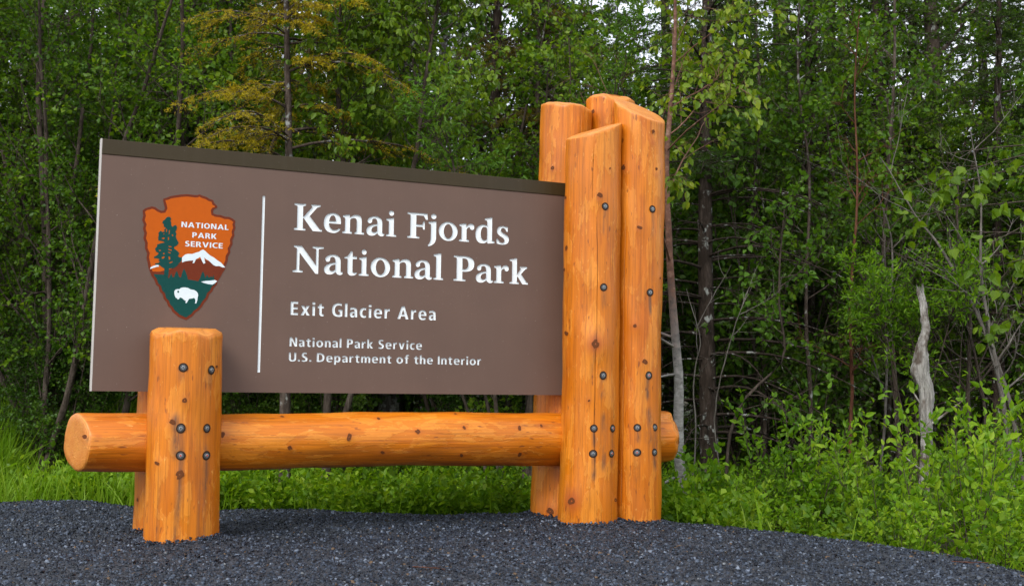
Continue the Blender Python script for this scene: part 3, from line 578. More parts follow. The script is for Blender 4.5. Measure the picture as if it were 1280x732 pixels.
def bolt_mesh(red):
    """counterbored hole rim, washer, hex nut and rod end; local z points out of the log."""
    g = Geo(); mats = []
    def disc(r, z, n, mi, r_in=0.0, z_in=None, close=True, rot=0):
        a = np.linspace(0, 2 * np.pi, n, endpoint=False) + rot
        V = np.stack([np.cos(a) * r, np.sin(a) * r, np.full(n, z)], -1)
        V2 = np.stack([np.cos(a) * r_in, np.sin(a) * r_in, np.full(n, z if z_in is None else z_in)], -1)
        k = np.arange(n); q = np.stack([k, (k + 1) % n, n + (k + 1) % n, n + k], -1)
        g.add(np.concatenate([V, V2]), None, q); mats.extend([mi] * n)
    disc(0.0265, 0.0004, 20, 0, 0.0225, 0.0016)      # raised dark ring, paints the shade at the hole's rim
    disc(0.0225, 0.0016, 20, 0, 0.0170, 0.0010)      # recess shade, painted on a raised ring
    disc(0.0180, 0.0010, 16, 3, 0.0175, 0.0026)      # washer edge
    disc(0.0175, 0.0026, 16, 3, 0.0118, 0.0026)      # washer face
    disc(0.0118, 0.0024, 20, 0, 0.0110, 0.0024)      # painted shade of the gap round the nut
    disc(0.0112, 0.0024, 6, 1, 0.0106, 0.0085)       # nut side
    disc(0.0106, 0.0085, 6, 1, 0.0062, 0.0090)       # nut face
    disc(0.0058, 0.0080, 10, 2 if red else 3, 0.0050, 0.0120)
    disc(0.0050, 0.0120, 10, 2 if red else 3, 0.0, 0.0123)
    V, F3, F4 = g.arrays()
    return mesh_np('bolt', V, [F3, F4], [M['hole'], M['steel'], M['redcap'], M['washer']], mat_idx=mats)
BM = [bolt_mesh(False), bolt_mesh(True)]

def frame(p, n, roll=0.0):
    z = n.normalized(); x = Vector((0, 0, 1)).cross(z)
    x = x.normalized() if x.length > 1e-3 else Vector((1, 0, 0)); y = z.cross(x)
    x, y = x * math.cos(roll) + y * math.sin(roll), y * math.cos(roll) - x * math.sin(roll)
    return Matrix(((x.x, y.x, z.x, p.x), (x.y, y.y, z.y, p.y), (x.z, y.z, z.z, p.z), (0, 0, 0, 1)))
def add_log(name, base, top_xy, L, r0, r1, label, knots=(), bolts=(), rot=None, **kw):
    bst = []
    for (bd, bz, red) in bolts:
        bst.append((bd, bz - random.uniform(0.05, 0.2), bz + 0.035, 4.5, random.uniform(0.5, 0.95)))
    kw['stains'] = list(kw.get('stains', ())) + bst
    me, surf = make_log(name, L, r0, r1, knots=knots, **kw)
    o = link(name, me, sign)
    o['label'] = label
    if rot is None:
        d = Vector((top_xy[0] - base[0], top_xy[1] - base[1], L)).normalized()
        y = d.cross(Vector((1, 0, 0))).normalized(); x = y.cross(d)
        o.matrix_local = Matrix(((x.x, y.x, d.x, base[0]), (x.y, y.y, d.y, base[1]), (x.z, y.z, d.z, base[2]), (0, 0, 0, 1)))
    else:
        o.matrix_local = rot
    for i, (kd, kz, ks, kh) in enumerate(knots):
        p, n = surf(kd, kz)
        k = link('knot', KM[i % 3], o); k.matrix_local = frame(p + n * 0.0008, n, i * 1.1) @ Matrix.Diagonal((1.2 * ks * (0.8 + 0.35 * (i * 7 % 4) / 3), 1.2 * ks * (0.75 + 0.5 * (i * 5 % 3) / 2), ks * 0.5, 1))
    for i, (bd, bz, red) in enumerate(bolts):
        p, n = surf(bd, bz)
        k = link('bolt', BM[1 if red else 0], o); k.matrix_local = frame(p + n * 0.0012, n, i * 0.7) @ Matrix.Diagonal((0.82 + 0.04 * (i % 3), 0.82, 0.55, 1))
    return o
random.seed(3)
add_log('log_post', (0.433, -0.17, -0.12), (0.424, -0.17), 1.135, 0.171, 0.166, 'short thick log post in front of the panel, cut flat just above its lower edge', chamf=0.036, seed=11, tilt=(0.0, 0.08),
        knots=[(-98.9, .79, .011, .3), (-117.0, .69, .008, .4), (-103.5, .45, .014, .3), (-40, .95, .007, .2), (-140, .5, .008, .3)],
        bolts=[(-102.6, .943, 0), (-53.3, .933, 0), (-103.8, .661, 0), (-58.9, .659, 0), (-102.8, .536, 1), (-59.2, .532, 1)],
        stains=[(-104, .1, .6, 4, .8), (-112, .5, .75, 7, .8), (-62, .1, .6, 5, .55), (-70, .1, .45, 3, .5), (-135, .1, .5, 4, .35)])
add_log('log_post', (0.405, 0.15, -0.12), (0.395, 0.15), 1.10, 0.158, 0.152, 'slimmer log post behind the beam at the left end', chamf=0.03, seed=12, knots=[(-160, .3, .009, .3)])
add_log('log_post', (2.622, -0.17, -0.12), (2.655, -0.17), 2.345, 0.169, 0.157, 'front left log of the tall cluster, its top cut on a slant', chamf=0.016, seed=13, tilt=(0.40, 0.12),
        knots=[(175.6, 1.94, .010, .5), (-104.5, 1.94, .009, .6), (-175.7, 1.65, .010, .3), (175.8, 1.53, .009, .3), (-173.1, 1.17, .011, .3),
               (-109.8, 1.11, .015, 2.0), (-147.9, .255, .017, 2.0), (-54.7, .26, .009, .3), (-80, 2.1, .005, .1), (-120, .8, .005, .2)],
        bolts=[(-92.3, 1.88, 0), (-94.8, 1.425, 0), (-93.6, .939, 0), (-109.8, .65, 0), (-66.3, .651, 1), (-110.6, .513, 0), (-68.9, .514, 1)],
        cracks=[(-108, 0.3, 1.85, 0.6, .016), (-118, 1.9, 2.3, 0.5, .014)], stains=[(-90, .4, .75, 5, .8), (-112, .9, 1.2, 3, .4)])
add_log('log_post', (2.925, -0.17, -0.12), (2.958, -0.17), 2.50, 0.147, 0.148, 'front right log of the tall cluster, its pale top face sloping forward', chamf=0.012, seed=14, tilt=(-0.16, 0.62),
        knots=[(-125.1, 1.22, .010, .5), (-103.1, 1.02, .009, .3), (-88.9, 2.34, .008, .3), (-78.5, 2.126, .008, .4), (-117.3, 1.78, .009, .3), (-155, 2.13, .010, .5), (-60, 1.5, .006, .3)],
        bolts=[(-86.8, 1.891, 0), (-90.6, 1.413, 0), (-93.3, .944, 1), (-118.0, .652, 0), (-73.7, .654, 0), (-118.0, .515, 1), (-75.1, .516, 0)],
        stains=[(-92, .55, .78, 9, .8), (-75, .4, .6, 6, .8), (-84, .9, 1.6, 3, .35)], cracks=[(-150, .2, 1.9, 0.3, .008)])
add_log('log_post', (2.613, 0.17, -0.12), (2.651, 0.17), 2.565, 0.166, 0.155, 'back left log of the tall cluster, standing above the panel', chamf=0.026, seed=15, tilt=(-0.05, 0.12),
        knots=[(-144.0, 2.155, .011, .6), (-133.8, .17, .012, 1.0), (-150, 1.1, .008, .3)], cracks=[(-80, 2.1, 2.52, 0.35, .010)])
add_log('log_post', (2.95, 0.17, -0.12), (2.958, 0.17), 2.645, 0.164, 0.157, 'back right log of the tall cluster, the highest of the four', chamf=0.040, seed=16, tilt=(-0.05, 0.05),
        knots=[(-158.5, 2.534, .012, .7)])
railrot = Matrix(((0, 0, -1, 3.265), (-1, 0, 0, 0), (0, 1, 0, 0.464), (0, 0, 0, 1)))
def rl(a, u): return (a, 3.265 - u)
add_log('log_beam', None, None, 3.311, 0.151, 0.141, 'long horizontal log under the panel running between the posts', rot=railrot, chamf=0.014, seed=17, tilt=(-0.33, 0.03),
        end2=(0.0, 0.0), end2_ch=0.06,
        knots=[(*rl(a, u), s, .25) for (a, u, s) in [(13.9, -.016, .010), (15.2, .613, .008), (-10.7, .945, .008), (51.0, 1.422, .008), (8.7, 1.249, .011), (19.1, 1.623, .009),
               (27.4, 1.89, .008), (25.0, 2.215, .008), (-23.2, 1.434, .008), (-33.7, 1.881, .008), (-34.0, 2.226, .008), (62.3, .922, .007), (66.2, 1.866, .007), (30, 2.35, .005), (-8, 3.1, .008)]],
        cracks=[(2, 0.0, 0.25, 0.4, .012)], stains=[(35, .6, 1.2, 7, .3), (-20, 1.2, 2.6, 8, .25), (-50, .8, 1.1, 5, .4)])

# --- carved panel
def fill2d(loops):
    """even-odd fill of closed 2D loops -> (verts (n,2), faces)"""
    cu = bpy.data.curves.new('tmp', 'CURVE'); cu.dimensions = '2D'; cu.fill_mode = 'FRONT'
    for lp in loops:
        sp = cu.splines.new('POLY'); sp.points.add(len(lp) - 1); sp.use_cyclic_u = True
        for p, q in zip(sp.points, lp): p.co = (q[0], q[1], 0, 1)
    ob = bpy.data.objects.new('tmp', cu)
    me = bpy.data.meshes.new_from_object(ob)
    bm = bmesh.new(); bm.from_mesh(me); bmesh.ops.remove_doubles(bm, verts=bm.verts, dist=1e-6)
    bmesh.ops.recalc_face_normals(bm, faces=bm.faces)
    V = [(v.co.x, v.co.y) for v in bm.verts]; F = [[v.index for v in f.verts] for f in bm.faces]
    bm.free(); bpy.data.objects.remove(ob); bpy.data.curves.remove(cu); bpy.data.meshes.remove(me)
    return V, F
def mesh_py(name, V, F, mats):
    me = bpy.data.meshes.new(name); me.from_pydata(V, [], F)
    for m in (mats if isinstance(mats, (list, tuple)) else [mats]): me.materials.append(m)
    me.update(); return me
def plate(name, loops, y_front, mat, parent, y_back=None):
    """flat shape in the sign's x-z plane facing -y, with sides down to y_back"""
    V, F = fill2d(loops)
    VV = [(x, y_front, z) for x, z in V]; FF = []
    for f in F:
        a, b, c = (V[i] for i in f[:3])
        ccw = (b[0] - a[0]) * (c[1] - a[1]) - (b[1] - a[1]) * (c[0] - a[0]) > 0
        FF.append(list(f) if ccw else list(reversed(f)))
    if y_back is not None:
        for lp in loops:
            n0 = len(VV); n = len(lp)
            VV += [(x, y_front, z) for x, z in lp] + [(x, y_back, z) for x, z in lp]
            ar = sum(lp[i][0] * lp[(i + 1) % n][1] - lp[(i + 1) % n][0] * lp[i][1] for i in range(n))
            for i in range(n):
                j = (i + 1) % n
                FF.append([n0 + i, n0 + n + i, n0 + n + j, n0 + j] if ar > 0 else [n0 + i, n0 + j, n0 + n + j, n0 + n + i])
    return link(name, mesh_py(name, VV, FF, mat), parent)

GL = {  # hand-drawn serif letters, capital height 100
 'K': ['M0 0 L46 0 L46 6 L35 9 L35 46 L38 47 L76 0 L113 0 L113 6 L103 9 L62 56 L92 90 L106 94 L106 100 L68 100 L68 94 L73 91 L38 52 L35 52 L35 91 L46 94 L46 100 L0 100 L0 94 L12 91 L12 9 L0 6 Z'],
 'N': ['M0 0 L40 0 L40 6 L26 9 L26 74 L91 -2 L102 -2 L102 91 L122 94 L122 100 L78 100 L78 94 L92 91 L92 30 L34 100 L3 100 L3 94 L15 90 L15 9 L0 6 Z'],
 'F': ['M0 0 L48 0 L48 6 L35 9 L35 46 L60 46 L63 36 L69 36 L69 68 L63 68 L60 55 L35 55 L35 91 L64 91 L74 76 L81 76 L79 100 L0 100 L0 94 L12 91 L12 9 L0 6 Z'],
 'P': ['M0 0 L48 0 L48 6 L35 9 L35 38 L45 38 Q83 39 83 70 Q83 100 44 100 L0 100 L0 94 L12 91 L12 9 L0 6 Z', 'M35 91 L35 47 L42 47 Q59 48 59 69 Q59 91 42 91 Z'],
 'i': ['M0 0 L41 0 L41 6 L31 9 L31 73 L27 73 L1 68 L1 62 L11 59 L11 9 L0 6 Z', 'O21 91 10'],
 'l': ['M0 0 L39 0 L39 6 L30 9 L30 105 L25 105 L0 99 L0 93 L10 90 L10 9 L0 6 Z'],
 'n': ['M0 0 L38 0 L38 6 L30 9 L30 54 Q38 61 46 61 Q57 61 57 48 L57 9 L49 6 L49 0 L87 0 L87 6 L77 9 L77 50 Q77 74 57 74 Q42 74 29 61 L28 73 L24 73 L1 68 L1 62 L10 59 L10 9 L0 6 Z'],
 'r': ['M0 0 L40 0 L40 6 L30 9 L30 50 Q36 59 43 59 Q44 50 52 49 Q61 50 61 60 Q60 73 49 74 Q38 73 29 59 L28 73 L24 73 L1 68 L1 62 L10 59 L10 9 L0 6 Z'],
 'o': ['E38 36 38 38', 'E38 36 18 29'],
 'e': ['M68 40 Q69 74 37 74 Q0 72 0 34 Q1 -2 38 -2 Q57 -2 67 14 L62 18 Q53 9 43 9 Q22 10 20 34 L68 34 Z', 'M21 43 L48 43 Q48 65 36 65 Q23 64 21 43 Z'],
 'a': ['M44 9 Q50 -2 60 -2 Q66 -2 72 3 L71 9 Q64 7 63 14 L63 46 Q63 74 36 74 Q18 74 7 63 Q2 55 6 49 Q12 43 19 48 Q23 52 22 60 Q27 66 33 65 Q43 64 43 50 L43 44 Q20 41 10 34 Q0 27 0 16 Q1 -2 20 -2 Q33 -2 44 9 Z', 'M43 37 L43 17 Q37 11 30 11 Q20 12 20 21 Q21 34 43 37 Z'],
 'd': ['M48 7 L49 -1 L53 -1 L77 2 L77 8 L67 11 L67 105 L62 105 L37 99 L37 93 L47 90 L47 69 Q41 74 32 74 Q1 71 0 33 Q1 -2 27 -2 Q39 -2 48 7 Z', 'M47 60 L47 16 Q41 10 35 10 Q21 12 21 37 Q22 65 36 65 Q43 65 47 60 Z'],
 's': ['M2 2 Q12 -2 24 -2 Q49 -1 50 20 Q50 34 34 42 Q20 48 18 55 Q18 66 27 66 Q36 66 40 52 L45 52 L45 71 Q36 74 26 74 Q3 73 3 52 Q3 39 18 31 Q32 24 33 16 Q33 6 23 6 Q11 6 7 20 L1 20 Z'],
 'j': ['M1 -24 L3 -29 Q31 -20 32 6 L32 73 L28 73 L3 68 L3 62 L12 59 L12 10 Q12 -14 1 -24 Z', 'O22 91 10'],
 't': ['M13 62 L0 62 L0 67 L14 72 L26 91 L33 91 L33 72 L50 72 L50 62 L33 62 L33 19 Q33 9 40 9 Q45 9 50 12 L51 7 Q43 -2 30 -2 Q13 -2 13 16 Z'],
 'k': ['M0 0 L38 0 L38 6 L30 9 L30 29 L33 30 L53 0 L76 0 L76 6 L70 9 L47 41 L64 61 L72 65 L72 72 L42 72 L42 66 L47 63 L32 42 L30 42 L30 105 L25 105 L0 99 L0 93 L10 90 L10 9 L0 6 Z'],
}
def path_loop(s):
    if s[0] in 'OE':
        a = [float(q) for q in s[1:].split()]
        cx, cy, rx = a[:3]; ry = a[3] if len(a) > 3 else rx
        n = 28
        return [(cx + rx * math.cos(2 * math.pi * i / n), cy + ry * math.sin(2 * math.pi * i / n)) for i in range(n)]
    tok = s.replace('M', ' M ').replace('L', ' L ').replace('Q', ' Q ').replace('Z', ' Z ').split()
    out = []; i = 0
    while i < len(tok):
        t = tok[i]
        if t in 'ML': out.append((float(tok[i + 1]), float(tok[i + 2]))); i += 3
        elif t == 'Q':
            p0 = out[-1]; c = (float(tok[i + 1]), float(tok[i + 2])); p1 = (float(tok[i + 3]), float(tok[i + 4]))
            for k in range(1, 7):
                u_ = k / 6
                out.append(tuple((1 - u_) ** 2 * p0[m_] + 2 * u_ * (1 - u_) * c[m_] + u_ * u_ * p1[m_] for m_ in (0, 1)))
            i += 5
        else: i += 1
    if math.dist(out[0], out[-1]) < 1e-6: out.pop()
    return out
glyph_loops = []       # every carved letter: list of its loops in panel coordinates (x, z)
def serif_line(items, base_z, cap=0.139):
    for ch, x0, x1 in items:
        lps = [path_loop(s) for s in GL[ch]]
        xs_ = [p[0] for lp in lps for p in lp]; a, b = min(xs_), max(xs_)
        glyph_loops.append([[(x0 + (p[0] - a) / (b - a) * (x1 - x0), base_z + p[1] / 100 * cap) for p in lp] for lp in lps])
serif_line(D_L1, 1.551)
serif_line(D_L2, 1.331)
SG = {  # hand-drawn bold sans letters, capital height 100
 'E': ['M0 0 L56 0 L56 16 L20 16 L20 43 L52 43 L52 58 L20 58 L20 84 L55 84 L55 100 L0 100 Z'],
 'x': ['M0 0 L23 0 L34 23 L45 0 L68 0 L46 37 L67 73 L45 73 L35 52 L24 73 L1 73 L23 37 Z'],
 'i': ['M0 0 L19 0 L19 73 L0 73 Z', 'M-1 83 L20 83 L20 101 L-1 101 Z'],
 't': ['M12 22 Q12 -2 36 -2 Q43 -2 47 0 L46 15 Q43 13 39 13 Q31 13 31 23 L31 58 L47 58 L47 73 L31 73 L31 93 L12 87 L12 73 L0 73 L0 58 L12 58 Z'],
 'G': ['M80 5 L80 54 L50 54 L50 38 L61 38 L61 16 Q57 14 51 14 Q21 15 21 50 Q22 85 52 86 Q64 86 74 81 L76 97 Q66 102 50 102 Q1 100 0 49 Q1 -1 50 -2 Q66 -2 80 5 Z'],
 'l': ['M0 0 L19 0 L19 104 L0 104 Z'],
 'a': ['M2 67 L4 52 Q13 59 25 59 Q38 59 38 45 L38 43 Q0 45 0 20 Q1 -2 22 -2 Q34 -2 40 9 L40 0 L58 0 L57 46 Q57 75 28 75 Q13 75 2 67 Z', 'M38 31 L38 26 Q37 12 27 12 Q19 12 19 21 Q20 32 38 31 Z'],
 'c': ['M51 2 L50 17 Q44 14 38 14 Q20 14 20 37 Q21 59 37 59 Q44 59 49 57 L51 72 Q45 75 35 75 Q1 74 0 37 Q1 -2 34 -2 Q44 -2 51 2 Z'],
 'e': ['M60 4 L60 19 Q50 13 39 13 Q21 13 20 31 L66 31 L66 38 Q66 75 34 75 Q1 73 0 37 Q1 -2 37 -2 Q50 -2 60 4 Z', 'M20 44 L47 44 Q47 61 34 61 Q21 61 20 44 Z'],
 'r': ['M0 0 L19 0 L19 33 Q19 56 36 57 L42 56 L42 75 L37 75 Q24 75 18 58 L18 73 L0 73 Z'],
 'A': ['M0 0 L22 0 L29 21 L61 21 L68 0 L90 0 L56 100 L34 100 Z', 'M34 37 L56 37 L45 74 Z'],
 'N': ['M0 0 L20 0 L20 68 L54 0 L77 0 L77 100 L57 100 L57 32 L23 100 L0 100 Z'],
 'o': ['E36 36.5 36 38.5', 'E36 36.5 16 23.5'],
 'n': ['M0 0 L19 0 L19 36 Q20 59 31 59 Q42 59 42 42 L42 0 L61 0 L61 47 Q61 75 38 75 Q25 75 18 62 L18 73 L0 73 Z'],
 'P': ['M0 0 L20 0 L20 37 L30 37 Q64 38 64 69 Q64 100 31 100 L0 100 Z', 'M20 84 L20 53 L28 53 Q43 53 43 69 Q43 84 28 84 Z'],
 'k': ['M0 0 L19 0 L19 33 L41 0 L64 0 L37 38 L62 73 L40 73 L19 43 L19 104 L0 104 Z'],
 'S': ['M2 4 L4 21 Q14 14 26 14 Q39 14 39 27 Q39 37 23 43 Q1 52 1 72 Q2 102 32 102 Q43 102 52 98 L50 82 Q42 86 33 86 Q22 86 22 75 Q22 66 37 60 Q60 51 60 29 Q59 -2 26 -2 Q13 -2 2 4 Z'],
 'v': ['M23 0 L44 0 L68 73 L48 73 L34 23 L20 73 L-1 73 Z'],
 'U': ['M0 36 Q0 -2 37 -2 Q74 -2 74 36 L74 100 L54 100 L54 38 Q54 14 37 14 Q20 14 20 38 L20 100 L0 100 Z'],
 '.': ['M0 0 L21 0 L21 21 L0 21 Z'],
 'D': ['M0 0 L31 0 Q78 1 78 50 Q78 99 31 100 L0 100 Z', 'M20 84 L20 16 L30 16 Q57 17 57 50 Q57 83 30 84 Z'],
 'p': ['M0 -29 L19 -29 L19 9 Q26 -2 37 -2 Q65 0 65 37 Q65 74 39 75 Q25 75 18 63 L18 73 L0 73 Z', 'E32 37 13 22'],
 'm': ['M0 0 L19 0 L19 36 Q20 59 30 59 Q39 59 39 42 L39 0 L58 0 L58 36 Q59 59 69 59 Q78 59 78 42 L78 0 L97 0 L97 47 Q97 75 75 75 Q61 75 55 61 Q50 75 36 75 Q24 75 18 63 L18 73 L0 73 Z'],
 'f': ['M11 0 L30 0 L30 58 L43 58 L43 73 L30 73 L30 78 Q30 90 39 90 L46 89 L47 104 Q42 106 35 106 Q11 105 11 79 L11 73 L0 73 L0 58 L11 58 Z'],
 'h': ['M0 0 L19 0 L19 36 Q20 59 31 59 Q42 59 42 42 L42 0 L61 0 L61 47 Q61 75 38 75 Q26 75 19 64 L19 104 L0 104 Z'],
 'I': ['M0 0 L20 0 L20 100 L0 100 Z'],
 'T': ['M24 0 L44 0 L44 84 L68 84 L68 100 L0 100 L0 84 L24 84 Z'],
 'O': ['E42 50 42 52', 'E42 50 21 36'],
 'L': ['M0 0 L52 0 L52 16 L20 16 L20 100 L0 100 Z'],
 'R': ['M0 0 L20 0 L20 41 L26 41 Q34 41 38 30 L50 0 L72 0 L58 34 Q54 45 47 48 Q63 54 63 73 Q62 100 32 100 L0 100 Z', 'M20 84 L20 56 L29 56 Q42 57 42 71 Q42 84 29 84 Z'],
 'K': ['M0 0 L20 0 L20 44 L51 0 L76 0 L42 52 L73 100 L50 100 L20 55 L20 100 L0 100 Z'],
 'V': ['M30 0 L53 0 L84 100 L63 100 L42 27 L21 100 L-1 100 Z'],
 'C': ['M72 3 L71 20 Q62 14 51 14 Q21 15 21 50 Q22 85 50 86 Q61 86 70 81 L71 97 Q62 102 49 102 Q1 100 0 49 Q1 -1 49 -2 Q62 -2 72 3 Z'],
}
def sans_line(txt, x0, x1, base_z, cap, word=3.2):
    gl = []; wsum = 0.0; gaps = 0.0
    for i, ch in enumerate(txt):
        if ch == ' ': gaps += word - 1; gl.append(None); continue
        lps = [path_loop(s) for s in SG[ch]]
        a = min(p[0] for lp in lps for p in lp); b = max(p[0] for lp in lps for p in lp)
        gl.append((lps, a, b)); wsum += b - a; gaps += 1
    gaps -= 1
    sc = cap / 100; hs = sc
    gap = ((x1 - x0) - wsum * hs) / gaps
    gmin = 9.0 * sc
    if gap < gmin: hs = ((x1 - x0) - gmin * gaps) / wsum; gap = gmin
    gmax = 20.0 * sc
    if gap > gmax: hs = ((x1 - x0) - gmax * gaps) / wsum; gap = gmax
    out = []; x = x0
    for g_ in gl:
        if g_ is None: x += gap * (word - 1); continue
        lps, a, b = g_
        out.append([[(x + (p[0] - a) * hs, base_z + p[1] * sc) for p in lp] for lp in lps])
        x += (b - a) * hs + gap
    return out
glyph_loops += sans_line('Exit Glacier Area', .960, 1.757, 1.109, .069)
glyph_loops += sans_line('National Park Service', .959, 1.680, .947, .047)
glyph_loops += sans_line('U.S. Department of the Interior', .957, 2.028, .8705, .0455)
glyph_loops.append([[(.799, .811), (.8115, .811), (.8115, 1.715), (.799, 1.715)]])
PX1, PZ0, PZ1 = 2.64, 0.709, 1.932
YF = -0.026; DEP = 0.006
V, F = fill2d([[(0.014, PZ0), (PX1, PZ0), (PX1, 1.856), (0.014, 1.856)]] + [lp for g_ in glyph_loops for lp in g_])
VV = [(x, YF, z) for x, z in V]; FF = []
for f in F:
    a, b, c = (V[i] for i in f[:3])
    FF.append(list(f) if (b[0] - a[0]) * (c[1] - a[1]) - (b[1] - a[1]) * (c[0] - a[0]) > 0 else list(reversed(f)))
n0 = len(VV)
for y in (YF + DEP + 0.002, 0.026):
    VV += [(0.014, y, PZ0), (PX1, y, PZ0), (PX1, y, 1.856), (0.014, y, 1.856)]
VV += [(0.014, YF, PZ0), (PX1, YF, PZ0), (PX1, YF, 1.856), (0.014, YF, 1.856)]
FF += [[n0, n0 + 1, n0 + 2, n0 + 3], [n0 + 7, n0 + 6, n0 + 5, n0 + 4]]
for i in range(4):
    j = (i + 1) % 4
    FF.append([n0 + 8 + i, n0 + 4 + i, n0 + 4 + j, n0 + 8 + j])
panel = link('sign_panel', mesh_py('sign_panel', VV, FF, M['panel']), sign)
for g_ in glyph_loops:
    Vf, Ff = fill2d(g_)
    lv = [(x, YF + DEP, z) for x, z in Vf]; lf = []
    for f in Ff:
        a, b, c = (Vf[i] for i in f[:3])
        lf.append(list(f) if (b[0] - a[0]) * (c[1] - a[1]) - (b[1] - a[1]) * (c[0] - a[0]) > 0 else list(reversed(f)))
    for lp in g_:
        m0 = len(lv); n = len(lp)
        lv += [(x, YF, z) for x, z in lp] + [(x, YF + DEP, z) for x, z in lp]
        for i in range(n):
            j = (i + 1) % n
            lf.append([m0 + i, m0 + j, m0 + n + j, m0 + n + i])
    link('letter' if g_ is not glyph_loops[-1] else 'dividing_line', mesh_py('letter', lv, lf, M['white']), panel)
def bevel_box(name, x0, x1, y0, y1, z0, z1, bev, mat, parent):
    bm = bmesh.new(); bmesh.ops.create_cube(bm, size=1)
    for v_ in bm.verts: v_.co = Vector(((x0 + x1) / 2 + v_.co.x * (x1 - x0), (y0 + y1) / 2 + v_.co.y * (y1 - y0), (z0 + z1) / 2 + v_.co.z * (z1 - z0)))
    bmesh.ops.bevel(bm, geom=list(bm.edges), offset=bev, segments=2, affect='EDGES', profile=0.6)
    me_ = bpy.data.meshes.new(name); bm.to_mesh(me_); bm.free(); me_.materials.append(mat)
    return link(name, me_, parent)
bevel_box('panel_cap', 0.014, PX1, YF - 0.004, 0.030, 1.8565, PZ1, 0.003, M['cap'], sign)
# left edge: a rounded moulding that turns the panel's corner, coloured pale for caught sky light
g = Geo(); prof = [(0.018, YF - 0.001), (0.0165, YF - 0.0005), (0.0135, YF + 0.003), (0.012, YF + 0.009), (0.012, 0.020), (0.014, 0.026), (0.018, 0.027)]
Vt = [(x - 0.006, y, z) for z in (PZ0, PZ1 + 0.001) for x, y in prof]; k = len(prof)
Vt[0] = (0.014, YF - 0.001, PZ0); Vt[k] = (0.014, YF - 0.001, PZ1 + 0.001)
link('edge_trim', mesh_py('edge_trim', Vt, [[i, i + k, i + 1 + k, i + 1] for i in range(k - 1)] + [list(range(k)), list(range(2 * k - 1, k - 1, -1))], M['trim']), sign)
# --- emblem: thin layers, each a hair proud of the one under it
emb = plate('arrowhead_emblem', [EM['outer']], YF - 0.0015, M['emb_rust'], sign, YF + 0.0005)
inner = EM['inner']
plate('orange_field', [inner], YF - 0.0019, M['emb_orange'], emb)
plate('hills', [EM['hills']], YF - 0.0022, M['emb_rust'], emb)
plate('meadow', [EM['green']], YF - 0.0025, M['emb_green'], emb)
plate('snowfield', [EM['lsnow']], YF - 0.0026, M['emb_white'], emb)
plate('snow_peak', [EM['snow']], YF - 0.0026, M['emb_white'], emb)
plate('conifer_shape', [EM['tree']] + EM['tree_holes'] + [EM['chip']], YF - 0.0030, M['emb_green'], emb)
plate('lake', [EM['lake']], YF - 0.0029, M['emb_white'], emb)
plate('bison_shape', [EM['bison']] + EM['bison_holes'], YF - 0.0029, M['emb_white'], emb)
EMB_TXT = [('NATIONAL', .400, .600+.031, 1.5253), ('PARK', .4545, .5739, 1.4755), ('SERVICE', .4215, .6055, 1.4300)]
for txt, a, b, z in EMB_TXT:
    for g_ in sans_line(txt, a, b, z, .0265):
        plate('letter', g_, YF - 0.0026, M['emb_white'], emb)

# ------------------------------------------------------------------ vegetation materials
M['leaf_small'] = leaf_mat('leaf_small', [(0.025, 0.070, 0.004), (0.065, 0.145, 0.008), (0.120, 0.215, 0.012), (0.24, 0.33, 0.026)], 0.42, 0.4, 0.2)  # palest stops of the leaf ramps paint bright highlights into the colour
M['leaf_poplar'] = leaf_mat('leaf_poplar', [(0.040, 0.090, 0.006), (0.100, 0.180, 0.010), (0.170, 0.250, 0.016), (0.29, 0.34, 0.04)], 0.38, 0.4, 0.22)
M['leaf_deep'] = leaf_mat('leaf_deep', [(0.022, 0.060, 0.006), (0.055, 0.125, 0.010), (0.125, 0.205, 0.020)], 0.42, 0.35, 0.22)
M['leaf_willow'] = leaf_mat('leaf_willow', [(0.045, 0.115, 0.012), (0.075, 0.165, 0.016), (0.110, 0.215, 0.024)], 0.42, 0.4)
M['leaf_shrub'] = leaf_mat('leaf_shrub', [(0.045, 0.120, 0.005), (0.100, 0.215, 0.010), (0.180, 0.320, 0.016), (0.32, 0.44, 0.035)], 0.42, 0.45, 0.18)
M['grass'] = leaf_mat('grass_blade', [(0.090, 0.200, 0.008), (0.150, 0.280, 0.014), (0.215, 0.350, 0.028), (0.28, 0.34, 0.08)], 0.45, 0.4)
M['needle'] = leaf_mat('spruce_needle', [(0.020, 0.050, 0.005), (0.038, 0.080, 0.006), (0.070, 0.120, 0.009)], 0.5, 0.2)
M['needle_gold'] = leaf_mat('golden_needle', [(0.14, 0.14, 0.006), (0.32, 0.25, 0.008), (0.56, 0.41, 0.014), (0.42, 0.33, 0.012)], 0.5, 0.25)
M['needle_olive'] = leaf_mat('olive_needle', [(0.05, 0.055, 0.004), (0.11, 0.095, 0.006), (0.17, 0.12, 0.008), (0.05, 0.08, 0.007)], 0.5, 0.25)
M['bark_grey'] = bark_mat('bark_grey', (0.04, 0.035, 0.03), (0.09, 0.08, 0.072), (0.17, 0.16, 0.145), lichen=0.3)
M['bark_brown'] = bark_mat('bark_brown', (0.030, 0.022, 0.017), (0.065, 0.048, 0.038), (0.12, 0.095, 0.078), lichen=0.12)
M['bark_dark'] = bark_mat('bark_dark', (0.014, 0.010, 0.008), (0.035, 0.025, 0.019), (0.08, 0.06, 0.05), lichen=0.1)
M['twig'] = bark_mat('twig_bark', (0.030, 0.022, 0.017), (0.062, 0.047, 0.037), (0.12, 0.095, 0.078))
M['twig_red'] = bark_mat('red_stem', (0.055, 0.020, 0.012), (0.095, 0.038, 0.022), (0.15, 0.07, 0.04))
M['twig_grey'] = bark_mat('bare_grey_twig', (0.07, 0.06, 0.05), (0.13, 0.115, 0.10), (0.22, 0.20, 0.18))
